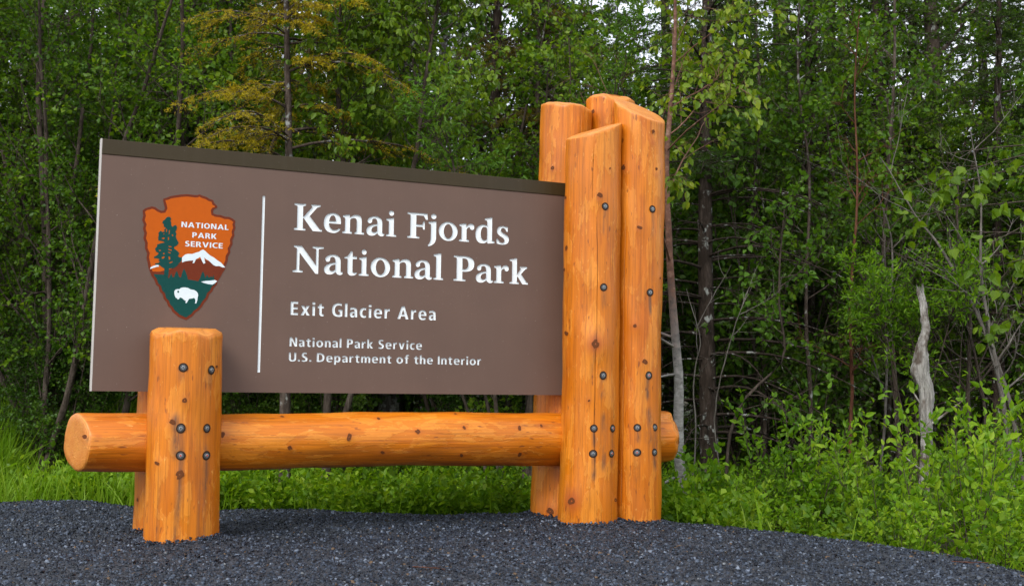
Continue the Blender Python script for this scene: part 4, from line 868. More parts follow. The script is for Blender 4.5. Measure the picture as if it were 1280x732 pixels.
def birch_bark():
    m, t, b = new_mat('birch_bark_two_tone')
    v = mapped(t, (18, 18, 26)); n1 = noise(t, v, 1.0, 6, 0.65, 0.4)
    red = ramp(t, n1, [(0.3, (0.05, 0.020, 0.011)), (0.55, (0.14, 0.060, 0.034)), (0.72, (0.25, 0.16, 0.115))])
    gry = ramp(t, n1, [(0.3, (0.06, 0.055, 0.05)), (0.5, (0.24, 0.23, 0.21)), (0.7, (0.40, 0.39, 0.37))])
    tc_ = N(t, 'ShaderNodeTexCoord'); sx = N(t, 'ShaderNodeSeparateXYZ'); t.links.new(tc_.outputs['Object'], sx.inputs[0])
    ad = N(t, 'ShaderNodeMath', operation='MULTIPLY_ADD'); t.links.new(n1, ad.inputs[0]); ad.inputs[1].default_value = 0.9; t.links.new(sx.outputs[2], ad.inputs[2])
    mr = N(t, 'ShaderNodeMapRange'); mr.inputs[1].default_value = 1.5; mr.inputs[2].default_value = 2.1; t.links.new(ad.outputs[0], mr.inputs[0])
    c = mix(t, mr.outputs[0], gry, red)
    t.links.new(c, b.inputs['Base Color']); b.inputs['Roughness'].default_value = 0.8
    bump(t, b, n1, 0.6, 0.01)
    return m
M['bark_birch'] = birch_bark()
def snag_wood():
    m, t, b = new_mat('weathered_snag_wood')
    n1 = noise(t, mapped(t, (60, 60, 6)), 1.0, 7, 0.75, 0.6); n2 = noise(t, mapped(t, (4, 4, 4)), 1.6, 4)
    c = ramp(t, n1, [(0.3, (0.05, 0.042, 0.035)), (0.42, (0.22, 0.205, 0.185)), (0.55, (0.42, 0.40, 0.37)), (0.75, (0.58, 0.56, 0.52))])
    c = mix(t, ramp(t, n2, [(0.50, 0.0), (0.60, 0.85)]), c, (0.085, 0.055, 0.035))
    t.links.new(c, b.inputs['Base Color']); b.inputs['Roughness'].default_value = 0.75
    bump(t, b, n1, 1.0, 0.02)
    return m
M['snag'] = snag_wood()

# ------------------------------------------------------------------ plant growth
def rvec(rng, *shape): return norm(rng.normal(size=(*shape, 3)))
def walk(rng, P0, D0, L, n, wander, trop):
    m = len(P0); pts = np.zeros((m, n, 3)); pts[:, 0] = P0; D = norm(D0.copy()); step = (L / (n - 1))[:, None]
    for i in range(1, n):
        D = norm(D + wander * rvec(rng, m) + np.array(trop) / n)
        pts[:, i] = pts[:, i - 1] + D * step
    return pts
def sprout(rng, pts, rad, per, f0, f1, ang, length, n, wander, trop, rfac=0.55, rmin=0.001, pw=1.0, flat=False, taper=0.25):
    """child branches from every parent row; length: function of (t, parent length)"""
    m, nn, _ = pts.shape
    idx = np.repeat(np.arange(m), per)
    t = f0 + (f1 - f0) * rng.random(len(idx)) ** pw
    f = t * (nn - 1); i = np.minimum(f.astype(int), nn - 2); w = (f - i)[:, None]
    a, b = pts[idx, i], pts[idx, i + 1]
    P = a * (1 - w) + b * w; tan = norm(b - a)
    rr = (rad[idx, i] * (1 - w[:, 0]) + rad[idx, i + 1] * w[:, 0])
    q = rvec(rng, len(idx))
    if flat:
        side = norm(np.cross(tan, np.array([0, 0, 1.0]))) * np.where(rng.random(len(idx)) < 0.5, -1, 1)[:, None]
        q = side + 0.35 * q
    perp = norm(q - (q * tan).sum(-1, keepdims=True) * tan)
    A = np.radians(ang + 14 * rng.normal(size=len(idx)))[:, None]
    D = tan * np.cos(A) + perp * np.sin(A)
    pl = np.linalg.norm(np.diff(pts, axis=1), axis=-1).sum(1)[idx]
    L = length(t, pl) * rng.uniform(0.6, 1.25, len(idx))
    cp = walk(rng, P, D, L, n, wander, trop)
    r0 = np.maximum(rr * rfac, rmin)
    cr_ = r0[:, None] * np.linspace(1, taper, n)[None]
    return cp, cr_
def add_leaves(g, rng, pts, k, size, wr=0.8, droop=0.4, up=0.5, spread=0.7, f0=0.1, simple=False, zmin=-9, zfun=None):
    m, nn, _ = pts.shape
    idx = np.repeat(np.arange(m), k); n = len(idx)
    f = (f0 + (1 - f0) * rng.random(n)) * (nn - 1); i = np.minimum(f.astype(int), nn - 2); w = (f - i)[:, None]
    a, b = pts[idx, i], pts[idx, i + 1]; P = a * (1 - w) + b * w
    keep = P[:, 2] > zmin
    if zfun is not None: keep &= zfun(P, rng)
    P = P[keep]; a = a[keep]; b = b[keep]; n = len(P)
    D = norm(norm(b - a) * 0.5 + spread * rvec(rng, n) + np.array([0, 0, -droop]))
    U = norm(np.array([0, 0, up]) + 0.75 * rvec(rng, n))
    S = norm(np.cross(D, U)); Nn = np.cross(S, D)
    s = size * rng.uniform(0.55, 1.25, n)
    P = P + D * (s * 0.25)[:, None]
    if simple: T = np.array([(0, 0, 0), (.42, .5 * wr, .10), (1, 0, -.05), (.42, -.5 * wr, .10)]); F = np.array([(0, 2, 1), (0, 3, 2)])
    else: T = np.array([(0, 0, 0), (.28, .46 * wr, .11), (.66, .36 * wr, .07), (1, 0, -.10), (.66, -.36 * wr, .07), (.28, -.46 * wr, .11)]); F = np.array([(0, 3, 2, 1), (0, 5, 4, 3)])
    V = P[:, None] + s[:, None, None] * (T[None, :, 0:1] * D[:, None] + T[None, :, 1:2] * S[:, None] + T[None, :, 2:3] * Nn[:, None])
    q = (np.arange(n) * len(T))[:, None, None] + F[None]
    q = q.reshape(-1, F.shape[1])
    if simple: g.add(V.reshape(-1, 3), q, None)
    else: g.add(V.reshape(-1, 3), None, q)
def add_needles(g, rng, pts, k, size, w=0.10, ang=50):
    m, nn, _ = pts.shape
    idx = np.repeat(np.arange(m), k); n = len(idx)
    f = rng.random(n) * (nn - 1.001); i = f.astype(int); u_ = (f - i)[:, None]
    a, b = pts[idx, i], pts[idx, i + 1]; P = a * (1 - u_) + b * u_; tan = norm(b - a)
    q = rvec(rng, n); perp = norm(q - (q * tan).sum(-1, keepdims=True) * tan + np.array([0, 0, 0.25]))
    D = norm(tan * math.cos(R(ang)) + perp * math.sin(R(ang))); S = norm(np.cross(D, rvec(rng, n)))
    s = (size * rng.uniform(0.7, 1.2, n))[:, None]
    V = np.stack([P - S * s * w, P + S * s * w, P + D * s], 1)
    g.add(V.reshape(-1, 3), np.arange(3 * n).reshape(-1, 3), None)

def stem_set(rng, n, L, lean, r, npt=14, wander=0.09, trop=(0, 0, 0.35), spread=0.15, az=None):
    a = rng.uniform(0, 2 * np.pi, n) if az is None else np.array(az)
    ln = np.radians(rng.uniform(lean[0], lean[1], n))
    D = np.stack([np.sin(ln) * np.cos(a), np.sin(ln) * np.sin(a), np.cos(ln)], -1)
    P = np.stack([spread * np.cos(a), spread * np.sin(a), np.full(n, -0.25)], -1) * rng.uniform(0.3, 1, (n, 1))
    P[:, 2] = -0.25
    LL = L * rng.uniform(0.75, 1.1, n)
    pts = walk(rng, P, D, LL, npt, wander, trop)
    rad = r * rng.uniform(0.7, 1.15, n)[:, None] * np.linspace(1, 0.18, npt)[None] ** 0.9
    return pts, rad

def broadleaf(seed, stems, limbs, sub, twigs, leaves, size, mats, wr=0.8, droop=0.4, limb_L=1.2, limb_ang=48, f0=0.22, sub_L=0.42, tw_L=0.2, simple=False, zmin=-9, zfun=None, trop=(0, 0, 0.4), dead=0, up=0.5, limb_shape=0.6):
    """returns (wood mesh, leaf mesh); stems = (pts, rad)"""
    rng = np.random.default_rng(seed); W = Geo(); Lf = Geo()
    pts, rad = stems
    tubes(W, pts, rad, 8)
    p1, r1 = sprout(rng, pts, rad, limbs, f0, 0.97, limb_ang, lambda t, pl: limb_L * (1 - limb_shape * t), 8, 0.16, trop, 0.36, 0.005)
    tubes(W, p1, r1, 5)
    p2, r2 = sprout(rng, p1, r1, sub, 0.15, 1.0, 42, lambda t, pl: sub_L * (0.5 + pl * 0.5), 5, 0.2, (0, 0, 0.15), 0.55, 0.0028)
    tubes(W, p2, r2, 4)
    p3, r3 = sprout(rng, p2, r2, twigs, 0.2, 1.0, 40, lambda t, pl: tw_L + 0 * t, 3, 0.2, (0, 0, 0.0), 0.6, 0.0016)
    tubes(W, p3, r3, 3)
    add_leaves(Lf, rng, p3, leaves, size, wr, droop, up, simple=simple, zmin=zmin, zfun=zfun)
    add_leaves(Lf, rng, p2, max(1, leaves // 2), size, wr, droop, up, simple=simple, zmin=zmin, zfun=zfun)
    if dead:
        d1, e1 = sprout(rng, pts, rad, dead, 0.04, 0.45, 75, lambda t, pl: 0.7 + 0 * t, 7, 0.22, (0, 0, -0.5), 0.3, 0.004)
        tubes(W, d1, e1, 4)
        d2, e2 = sprout(rng, d1, e1, 5, 0.2, 1, 45, lambda t, pl: 0.3 + 0 * t, 5, 0.28, (0, 0, -0.2), 0.6, 0.0016)
        tubes(W, d2, e2, 3)
    return W.mesh('trunk', mats[0], True), Lf.mesh('crown', mats[1])

def spruce(seed, H, r0, Lmax, mats, z0=0.5, step=0.24, per=5, twigs=22, needles=20, nsize=0.028, dead_to=2.2, gold=None, top_cut=None, tw=0.24, sag=-0.9):
    rng = np.random.default_rng(seed); W = Geo(); Lf = Geo()
    pts = walk(rng, np.array([[0, 0, -0.3]]), np.array([[0, 0, 1.0]]), np.array([H + 0.3]), 20, 0.02, (0, 0, 0.3))
    rad = r0 * np.linspace(1, 0.08, 20)[None]
    tubes(W, pts, rad, 9)
    zs = np.arange(z0, H - 0.1, step); zs = np.repeat(zs, per) + rng.uniform(-step / 2, step / 2, len(zs) * per)
    f = (zs + 0.3) / (H + 0.3) * 19; i = np.clip(f.astype(int), 0, 18); w = (f - i)[:, None]
    P = pts[0, i] * (1 - w) + pts[0, i + 1] * w
    az = rng.uniform(0, 2 * np.pi, len(zs)); up = 0.15 + 0.5 * (zs / H)
    D = np.stack([np.cos(az), np.sin(az), up], -1)
    L = np.maximum(0.2, Lmax * (1 - zs / H) ** 0.75 * rng.uniform(0.35, 1.2, len(zs)) * np.minimum(1, 0.55 + zs / 3))
    bp = walk(rng, P, D, L, 9, 0.05, (0, 0, sag))
    br = (0.011 * (L / 1.5 + 0.3))[:, None] * np.linspace(1, 0.2, 9)[None]
    tubes(W, bp, br, 4)
    live = zs > dead_to * rng.uniform(0.6, 1.2, len(zs))
    if (~live).any():
        d2, e2 = sprout(rng, bp[~live], br[~live], 7, 0.2, 1, 50, lambda t, pl: 0.3 + 0 * t, 5, 0.25, (0, 0, -0.3), 0.5, 0.0018)
        tubes(W, d2, e2, 3)
    tp, tr = sprout(rng, bp[live], br[live], twigs, 0.12, 1.0, 48, lambda t, pl: tw * (1.15 - 0.6 * t) * np.minimum(1.3, 0.4 + pl * 0.6), 5, 0.08, (0, 0, -0.55), 0.5, 0.0018, flat=True)
    tubes(W, tp, tr, 3)
    add_needles(Lf, rng, tp, needles, nsize)
    add_needles(Lf, rng, bp[live], needles, nsize)
    t2, e2 = sprout(rng, tp, tr, 2, 0.15, 0.85, 42, lambda t, pl: pl * 0.45, 3, 0.06, (0, 0, -0.4), 0.6, 0.0014, flat=True)
    add_needles(Lf, rng, t2, max(4, needles // 2), nsize)
    return W.mesh('trunk', mats[0], True), Lf.mesh('crown', mats[1])

def put(name, wood, leaf, x, y, s=1.0, rz=0.0, label=None, cat='tree', group=None, z=None, dead_name='trunk', tilt=(0, 0)):
    e = link(name, None, loc=(x, y, float(hgt(np.array([x]), np.array([y]))[0]) if z is None else z), rot=(tilt[0], tilt[1], rz))
    e.scale = (s, s, s)
    tag(e, label, cat, group)
    if wood: link(dead_name, wood, e)
    if leaf: link('crown', leaf, e)
    return e
def X(px, D): return (px - 640) / 1400 * D
def Zp(py, D, px=640): return 0.72 + (490.5 + (px - 640) * 0.0095 - py) / 1400 * D
def spine(pts2, D, r, n=24, wig=0.0, rng=None, depth=0.0):
    """trunk polyline through photo positions at depth D; returned relative to its base on the ground"""
    P = np.array([(X(a, D), 0, Zp(b, D, a)) for a, b in pts2])
    t = np.linspace(0, 1, len(P)); tt = np.linspace(0, 1, n)
    Q = np.stack([np.interp(tt, t, P[:, k]) for k in range(3)], -1)
    ker = np.array([.25, .5, .25])
    for _ in range(2):
        for k in (0, 2): Q[1:-1, k] = np.convolve(Q[:, k], ker, 'valid')
    Q[:, 1] += depth * tt
    if wig and rng is not None: Q[:, :2] += np.cumsum(rng.normal(0, wig, (n, 2)), 0) * 0.5
    rr = np.interp(tt, np.linspace(0, 1, len(r)), r)
    base = Q[0].copy(); Q[:, 0] -= base[0]; Q[:, 2] -= base[2]
    return Q[None], rr[None], (base[0], D, base[2])

# ------------------------------------------------------------------ trees one can point to
rng0 = np.random.default_rng(77)
# birch sapling right beside the log cluster
p, r, b0 = spine([(853, 655), (851, 600), (847, 560), (850, 470), (843, 400), (838, 300), (833, 210), (840, 130), (848, 30), (846, -90), (850, -220)], 7.6,
                 [.038, .036, .036, .032, .027, .023, .020, .017, .012, .008, .004], 30, 0.004, rng0)
w, l = broadleaf(101, (p, r), 28, 5, 4, 6, 0.052, (M['bark_birch'], M['leaf_poplar']), 0.72, 0.9, 1.35, 58, f0=0.33, sub_L=0.5, tw_L=0.18, zfun=lambda P, g_: (P[:, 2] > 1.9) & (P[:, 0] > -0.25), dead=2)
put('birch_tree', w, l, b0[0], b0[1], z=b0[2], label='thin birch beside the log cluster, reddish bark above and pale grey below')
# dark spruce trunk with bare curling lower limbs
w, l = spruce(102, 8.5, 0.085, 1.7, (M['bark_dark'], M['needle']), z0=0.7, dead_to=3.0, per=6, needles=14)
put('spruce_tree', w, l, X(887, 9.4), 9.4, rz=0.4, label='dark spruce trunk with bare curling lower limbs, just right of the log cluster')
# pale dead snag
p, r, b0 = spine([(1152, 672), (1151, 635), (1151, 598), (1156, 562), (1156, 528), (1158, 492), (1151, 468), (1150, 447), (1156, 424), (1159, 405), (1156, 386), (1153, 364)], 7.8,
                 [.042, .038, .036, .036, .038, .042, .046, .042, .032, .028, .025, .020], 44)
def snag_mesh(p, r, seed):
    rng = np.random.default_rng(seed); g = Geo(); S_ = 40
    n = 90; t0 = np.linspace(0, 1, p.shape[1]); tt = np.linspace(0, 1, n)
    P = np.stack([np.interp(tt, t0, p[0, :, k]) for k in range(3)], -1); rr = np.interp(tt, t0, r[0])
    P[:, 0] += 0.004 * np.sin(tt * 41 + 1)
    tubes(g, P[None], rr[None], S_)
    V, F3, F4 = g.arrays(); V = V.reshape(n, S_, 3); c = P[:, None]
    th = (np.arange(S_) / S_ * 2 * np.pi)[None]; zz = tt[:, None]
    tw = th + zz * 0.8
    k = 1 + 0.16 * np.sin(2 * tw + zz * 9) + 0.10 * np.sin(5 * tw + 1 + np.sin(zz * 14)) + 0.07 * np.sin(11 * tw + 3 * np.sin(zz * 6)) - 0.16 * np.exp(-((np.sin(tw * 1.5 + 0.6)) / 0.16) ** 2) + 0.05 * rng.normal(size=(n, S_))
    for (z_, a_, amp, sz, sa) in [(.62, 3.4, .22, .05, .9), (.54, 5.8, .45, .03, .6), (.57, 1.0, .3, .035, .7), (.30, 2.0, .35, .02, .5), (.84, 0.5, .4, .02, .6), (.02, 0.0, .5, .05, 3)]:
        da = (th - a_ + np.pi) % (2 * np.pi) - np.pi
        k = k + amp * np.exp(-((zz - z_) / sz) ** 2) * np.exp(-(da / sa) ** 2)
    V = c + (V - c) * k[..., None]
    V[-1] += rng.uniform(-0.03, 0.06, (S_, 1)) * np.array([[0, 0, 1.0]])
    g2 = Geo(); g2.add(V.reshape(-1, 3), None, F4)
    top = np.arange(S_) + (n - 1) * S_
    g2.add(np.array([P[-1] - [0, 0, .03]])); ci = g2.n - 1
    g2.f3.append(np.stack([top, np.roll(top, -1), np.full(S_, ci)], -1))
    return g2
g = snag_mesh(p, r, 4)
root = link('dead_tree_snag', None, loc=(b0[0], b0[1], b0[2])); tag(root, 'pale grey broken snag standing bare among the shrubs at right', 'dead tree')
link('trunk', g.mesh('trunk', M['snag'], False), root)
for (zi, dx, dy, dz, L_, r_) in [(15, .9, -.2, .55, .34, .012), (17, -.5, .3, .8, .22, .009), (9, -.8, -.1, .5, .25, .008)]:
    gg = Geo(); q = walk(rng0, p[0, zi][None], np.array([[dx, dy, dz]]), np.array([L_]), 6, 0.12, (0, 0, .3)); tubes(gg, q, r_ * np.linspace(1, .3, 6)[None], 6)
    link('broken_limb', gg.mesh('broken_limb', M['snag'], True), root)

# grey poplar trunk seen over and under the panel
p, r, b0 = spine([(494, 590), (493, 505), (492, 380), (494, 250), (492, 120), (488, 0), (490, -200), (486, -450), (480, -700)], 12.0, [.135, .13, .125, .12, .11, .10, .08, .05, .02], 30, 0.012, rng0)
w, l = broadleaf(103, (p, r), 46, 5, 4, 6, 0.06, (M['bark_grey'], M['leaf_small']), 0.8, 0.5, 1.7, 55, f0=0.2, simple=True)
put('poplar_tree', w, l, b0[0], b0[1], z=b0[2], label='grey barked poplar behind the panel, its trunk showing below the panel edge')
# golden spruce reaching left over the panel
w, l = spruce(104, 6.3, 0.052, 1.9, (M['bark_brown'], M['needle_gold']), z0=1.7, dead_to=1.5, per=6, step=0.22, twigs=28, needles=17, nsize=0.026, sag=-1.1, tw=0.27)
put('golden_spruce', w, l, X(362, 8.5), 8.5, rz=3.4, s=0.97, label='spruce with golden brown drooping twigs above the middle of the panel')
oe = put('olive_spruce', w, l, X(665, 10.9), 10.9, rz=4.0, s=1.05, label='spruce with olive brown twigs behind the willow, left of the log cluster')
for ch in oe.children:
    if ch.data == l: ch.material_slots[0].link = 'OBJECT'; ch.material_slots[0].material = M['needle_olive']
# leafy poplar in front of it
p, r, b0 = spine([(410, 600), (414, 480), (420, 330), (428, 200), (412, 90), (420, -20), (425, -150)], 8.6, [.032, .030, .027, .023, .017, .011, .005], 24, 0.010, rng0)
p2, r2, _ = spine([(410, 600), (445, 480), (480, 330), (520, 200), (530, 90), (545, -40), (560, -140)], 8.6, [.026, .024, .022, .018, .014, .009, .004], 24, 0.010, rng0)
w, l = broadleaf(105, (np.concatenate([p, p2]), np.concatenate([r, r2])), 28, 5, 4, 6, 0.056, (M['twig'], M['leaf_poplar']), 0.68, 0.95, 0.85, 52, f0=0.36, sub_L=0.45, tw_L=0.16, zfun=lambda P, g_: P[:, 2] > 1.9)
put('young_poplar', w, l, b0[0], b0[1], z=b0[2], label='young poplar with hanging yellow green leaves over the top of the panel')
# fine-leaved willow left of the cluster
p, r = stem_set(rng0, 7, 3.9, (4, 24), 0.022, spread=0.12)
w, l = broadleaf(106, (p, r), 16, 5, 4, 8, 0.050, (M['twig'], M['leaf_willow']), 0.34, 0.1, 0.8, 35, f0=0.35, sub_L=0.35, tw_L=0.17, trop=(0, 0, 0.7), up=0.3)
put('willow', w, l, X(640, 8.9), 8.9, label='fine leaved willow rising between the panel and the log cluster')
# the fan of leaning stems at the left edge
rngF = np.random.default_rng(8)
p, r = stem_set(rngF, 11, 6.6, (6, 34), 0.036, npt=18, wander=0.07, spread=0.35, az=[2.6, 3.0, 3.3, 2.3, 3.6, 1.2, 0.5, 2.8, 3.9, 5.6, 3.1], trop=(0, 0, .5))
w, l = broadleaf(107, (p, r), 17, 6, 5, 7, 0.044, (M['twig'], M['leaf_small']), 0.75, 0.3, 1.25, 42, f0=0.14, sub_L=0.45, tw_L=0.18, zmin=0.5, dead=1, simple=True)
put('alder', w, l, X(118, 9.6), 9.6, label='many stemmed alder fanning out leftwards behind the left edge of the panel')
p, r = stem_set(np.random.default_rng(9), 8, 6.2, (5, 30), 0.034, npt=18, wander=0.08, spread=0.3, trop=(0, 0, .5))
w, l = broadleaf(108, (p, r), 17, 6, 5, 7, 0.044, (M['twig'], M['leaf_small']), 0.75, 0.3, 1.2, 42, f0=0.14, sub_L=0.45, tw_L=0.18, zmin=0.5, dead=1, simple=True)
alder2 = (w, l)
put('alder', w, l, X(-40, 10.6), 10.6, rz=1.0, label='alder at the far left edge, its stems crossing low over the grass')
put('alder', w, l, X(225, 11.3), 11.3, rz=4.0, s=1.0, label='alder with curved grey stems behind the upper left corner of the panel')
put('alder', w, l, X(30, 9.0), 9.0, rz=2.2, s=0.86, label='smaller alder in front at the left, its crown filling the space beside the panel edge')
put('alder', w, l, X(330, 12.2), 12.2, rz=5.2, s=1.1, label='alder behind the golden spruce, above the dividing line of the sign')
wn, ln_ = spruce(109, 8.0, 0.085, 1.9, (M['bark_dark'], M['needle']), z0=0.4, dead_to=0.4, per=6, twigs=22, needles=14, nsize=0.030)
put('spruce_tree', wn, ln_, X(700, 11.6), 11.6, rz=1.0, label='green spruce showing directly behind and left of the log cluster')
put('spruce_tree', wn, ln_, X(1010, 11.2), 11.2, rz=3.0, s=0.92, label='green spruce with drooping boughs behind the red stemmed sapling')
put('spruce_tree', wn, ln_, X(1245, 10.6), 10.6, rz=5.0, s=0.85, label='green spruce behind the bare saplings at the right edge')
put('spruce_tree', wn, ln_, X(1120, 12.4), 12.4, rz=0.3, s=1.05, label='green spruce standing further back, straight behind the snag')
# straight trunks that stand out
def lone(px, top, D, rad, label, mat, seed, name='tree', leafmat='leaf_small', f0=0.35, simple=True, limbs=40, size=0.055, lean=0, dead=8):
    rg = np.random.default_rng(seed)
    p, r, b = spine([(px, 492 + 0.9 * 1400 / D), (px + lean * .3, 380), (px + lean * .6, 200), (px + lean, 0), (px + lean * 1.6, -300), (px + lean * 2, -700)], D, [rad, rad * .95, rad * .85, rad * .7, rad * .4, rad * .1], 26, 0.012, rg)
    w, l = broadleaf(seed, (p, r), limbs, 5, 4, 6, size, (M[mat], M[leafmat]), 0.8, 0.5, 1.5, 55, f0=f0, simple=simple, dead=dead)
    return put(name, w, l, b[0], b[1], z=b[2], label=label)
lone(229, 0, 11.8, 0.085, 'straight grey trunk rising behind the alder stems above the emblem', 'bark_grey', 121, 'grey_trunk_tree')
lone(620, 0, 11.0, 0.065, 'slim dark trunk above the right part of the panel, left of the log cluster', 'bark_dark', 122, 'dark_trunk_tree', 'leaf_deep')
lone(981, 0, 13.5, 0.10, 'tree with a dark trunk seen high up between the log cluster and the bare twigs', 'bark_brown', 123, 'brown_trunk_tree', 'leaf_deep', f0=0.3)
lone(1178, 0, 13.2, 0.125, 'thickest upright trunk at upper right, behind the bare grey twigs', 'bark_brown', 124, 'thick_trunk_tree', 'leaf_deep', f0=0.3)
# red-stemmed saplings in the gap right of the cluster
def sapling(pts2, D, r, seed, label, mat='twig_red', leafmat='leaf_small', limbs=12, size=0.045, zlo=0.5, name='sapling', limb_L=0.55, dead=2):
    rg = np.random.default_rng(seed)
    p, rr, b = spine(pts2, D, r, 20, 0.006, rg)
    w, l = broadleaf(seed, (p, rr), limbs, 4, 3, 4, size, (M[mat], M[leafmat]), 0.75, 0.4, limb_L, 50, f0=0.25, sub_L=0.4, tw_L=0.13, zmin=zlo, dead=dead)
    return put(name, w, l, b[0], b[1], z=b[2], label=label)
sapling([(1062, 600), (1060, 540), (1067, 480), (1061, 400), (1066, 320), (1076, 230), (1068, 120), (1080, 0)], 8.8, [.016, .015, .014, .012, .010, .007, .004], 131, 'red stemmed sapling standing alone midway between the log cluster and the snag', limbs=18)
sapling([(905, 640), (908, 560), (925, 500), (990, 450), (975, 380), (985, 260)], 8.4, [.013, .012, .010, .008, .006], 132, 'short sapling with bright leaf tufts in the dark gap beside the spruce trunk', 'twig', 'leaf_willow', limbs=9, size=0.05)
sapling([(1010, 620), (1015, 500), (1005, 380), (1020, 230), (1000, 80), (1010, -60)], 9.6, [.018, .017, .014, .011, .007], 133, 'slender dark sapling between the spruce and the red stemmed sapling', 'bark_brown', limbs=22, size=0.05, limb_L=0.8)
sapling([(950, 640), (958, 470), (940, 300), (955, 150), (950, 0), (950, -120)], 10.2, [.022, .02, .017, .013, .008], 134, 'leafy sapling right behind the bare limbs of the spruce', 'bark_brown', limbs=26, size=0.05, limb_L=0.9, zlo=1.6)
sapling([(1120, 640), (1118, 480), (1105, 330), (1120, 180), (1130, 40), (1130, -100)], 9.4, [.022, .02, .017, .013, .008], 135, 'leafy sapling directly left of the snag', 'bark_brown', limbs=26, size=0.05, limb_L=0.85, zlo=1.2)
# willow tuft growing behind the snag's broken top
p, r = stem_set(np.random.default_rng(21), 7, 2.3, (2, 11), 0.009, spread=0.08)
w, l = broadleaf(141, (p, r), 9, 4, 3, 6, 0.046, (M['twig'], M['leaf_shrub']), 0.34, 0.0, 0.4, 35, f0=0.74, sub_L=0.3, tw_L=0.13, trop=(0, 0, 0.7))
put('willow', w, l, X(1146, 8.4), 8.4, label='willow tuft showing right behind the broken top of the snag')
# bare grey saplings and twigs at right
def bare(specs, D, seed, label, mat='twig_grey', dead=10, name='bare_sapling'):
    rg = np.random.default_rng(seed); W = Geo(); base = None
    for pts2, r_ in specs:
        p, rr, b = spine(pts2, D, r_, 20, 0.008, rg, depth=rg.uniform(-.3, .3))
        if base is None: base = b
        p = p + np.array([b[0] - base[0], 0, b[2] - base[2]])
        tubes(W, p, rr, 6)
        a, ar = sprout(rg, p, rr, dead, 0.25, 0.95, 48, lambda t, pl: pl * 0.26, 8, 0.14, (0, 0, 0.5), 0.6, 0.0035); tubes(W, a, ar, 4)
        c, cr_ = sprout(rg, a, ar, 4, 0.2, 0.95, 45, lambda t, pl: pl * 0.45, 6, 0.2, (0, 0, 0.3), 0.6, 0.002); tubes(W, c, cr_, 3)
    e = link(name, None, loc=base); tag(e, label, 'bare tree')
    link('stem', W.mesh('stem', M[mat], True), e)
bare([([(1262, 620), (1255, 520), (1240, 430), (1225, 340), (1232, 250), (1218, 160)], [.020, .018, .015, .011, .006, .003]),
      ([(1275, 600), (1262, 500), (1230, 400), (1190, 320), (1150, 265), (1110, 190)], [.016, .015, .013, .010, .006, .003])], 7.9, 151, 'pale bare sapling leaning left across the right edge of the frame')
bare([([(1215, 640), (1205, 500), (1210, 400), (1190, 300), (1195, 210)], [.018, .016, .013, .008, .004]),
      ([(1215, 640), (1228, 520), (1205, 420), (1180, 350), (1120, 320)], [.014, .012, .010, .007, .003])], 8.5, 152, 'bare twiggy sapling between the snag and the right edge', 'twig', 14)
bare([([(1095, 620), (1110, 500), (1120, 400), (1135, 290), (1100, 180)], [.012, .011, .009, .007, .003])], 8.9, 153, 'thin bare stem just left of the snag', 'twig_grey', 10)
bare([([(862, 650), (872, 560), (868, 470), (880, 430), (862, 360)], [.006, .006, .005, .004, .002]), ([(900, 600), (890, 520), (905, 430), (930, 360)], [.006, .005, .004, .002])], 8.1, 154, 'dead brown twigs rising beside the base of the thin birch', 'twig_grey', 3, 'dead_twigs')
bare([([(20, 560), (24, 470), (10, 400), (-5, 320)], [.018, .016, .013, .008]), ([(60, 560), (52, 480), (38, 410), (20, 330)], [.022, .020, .016, .010])], 11.0, 155, 'pair of leaning grey stems low at the far left above the grass', 'twig_grey', 10)

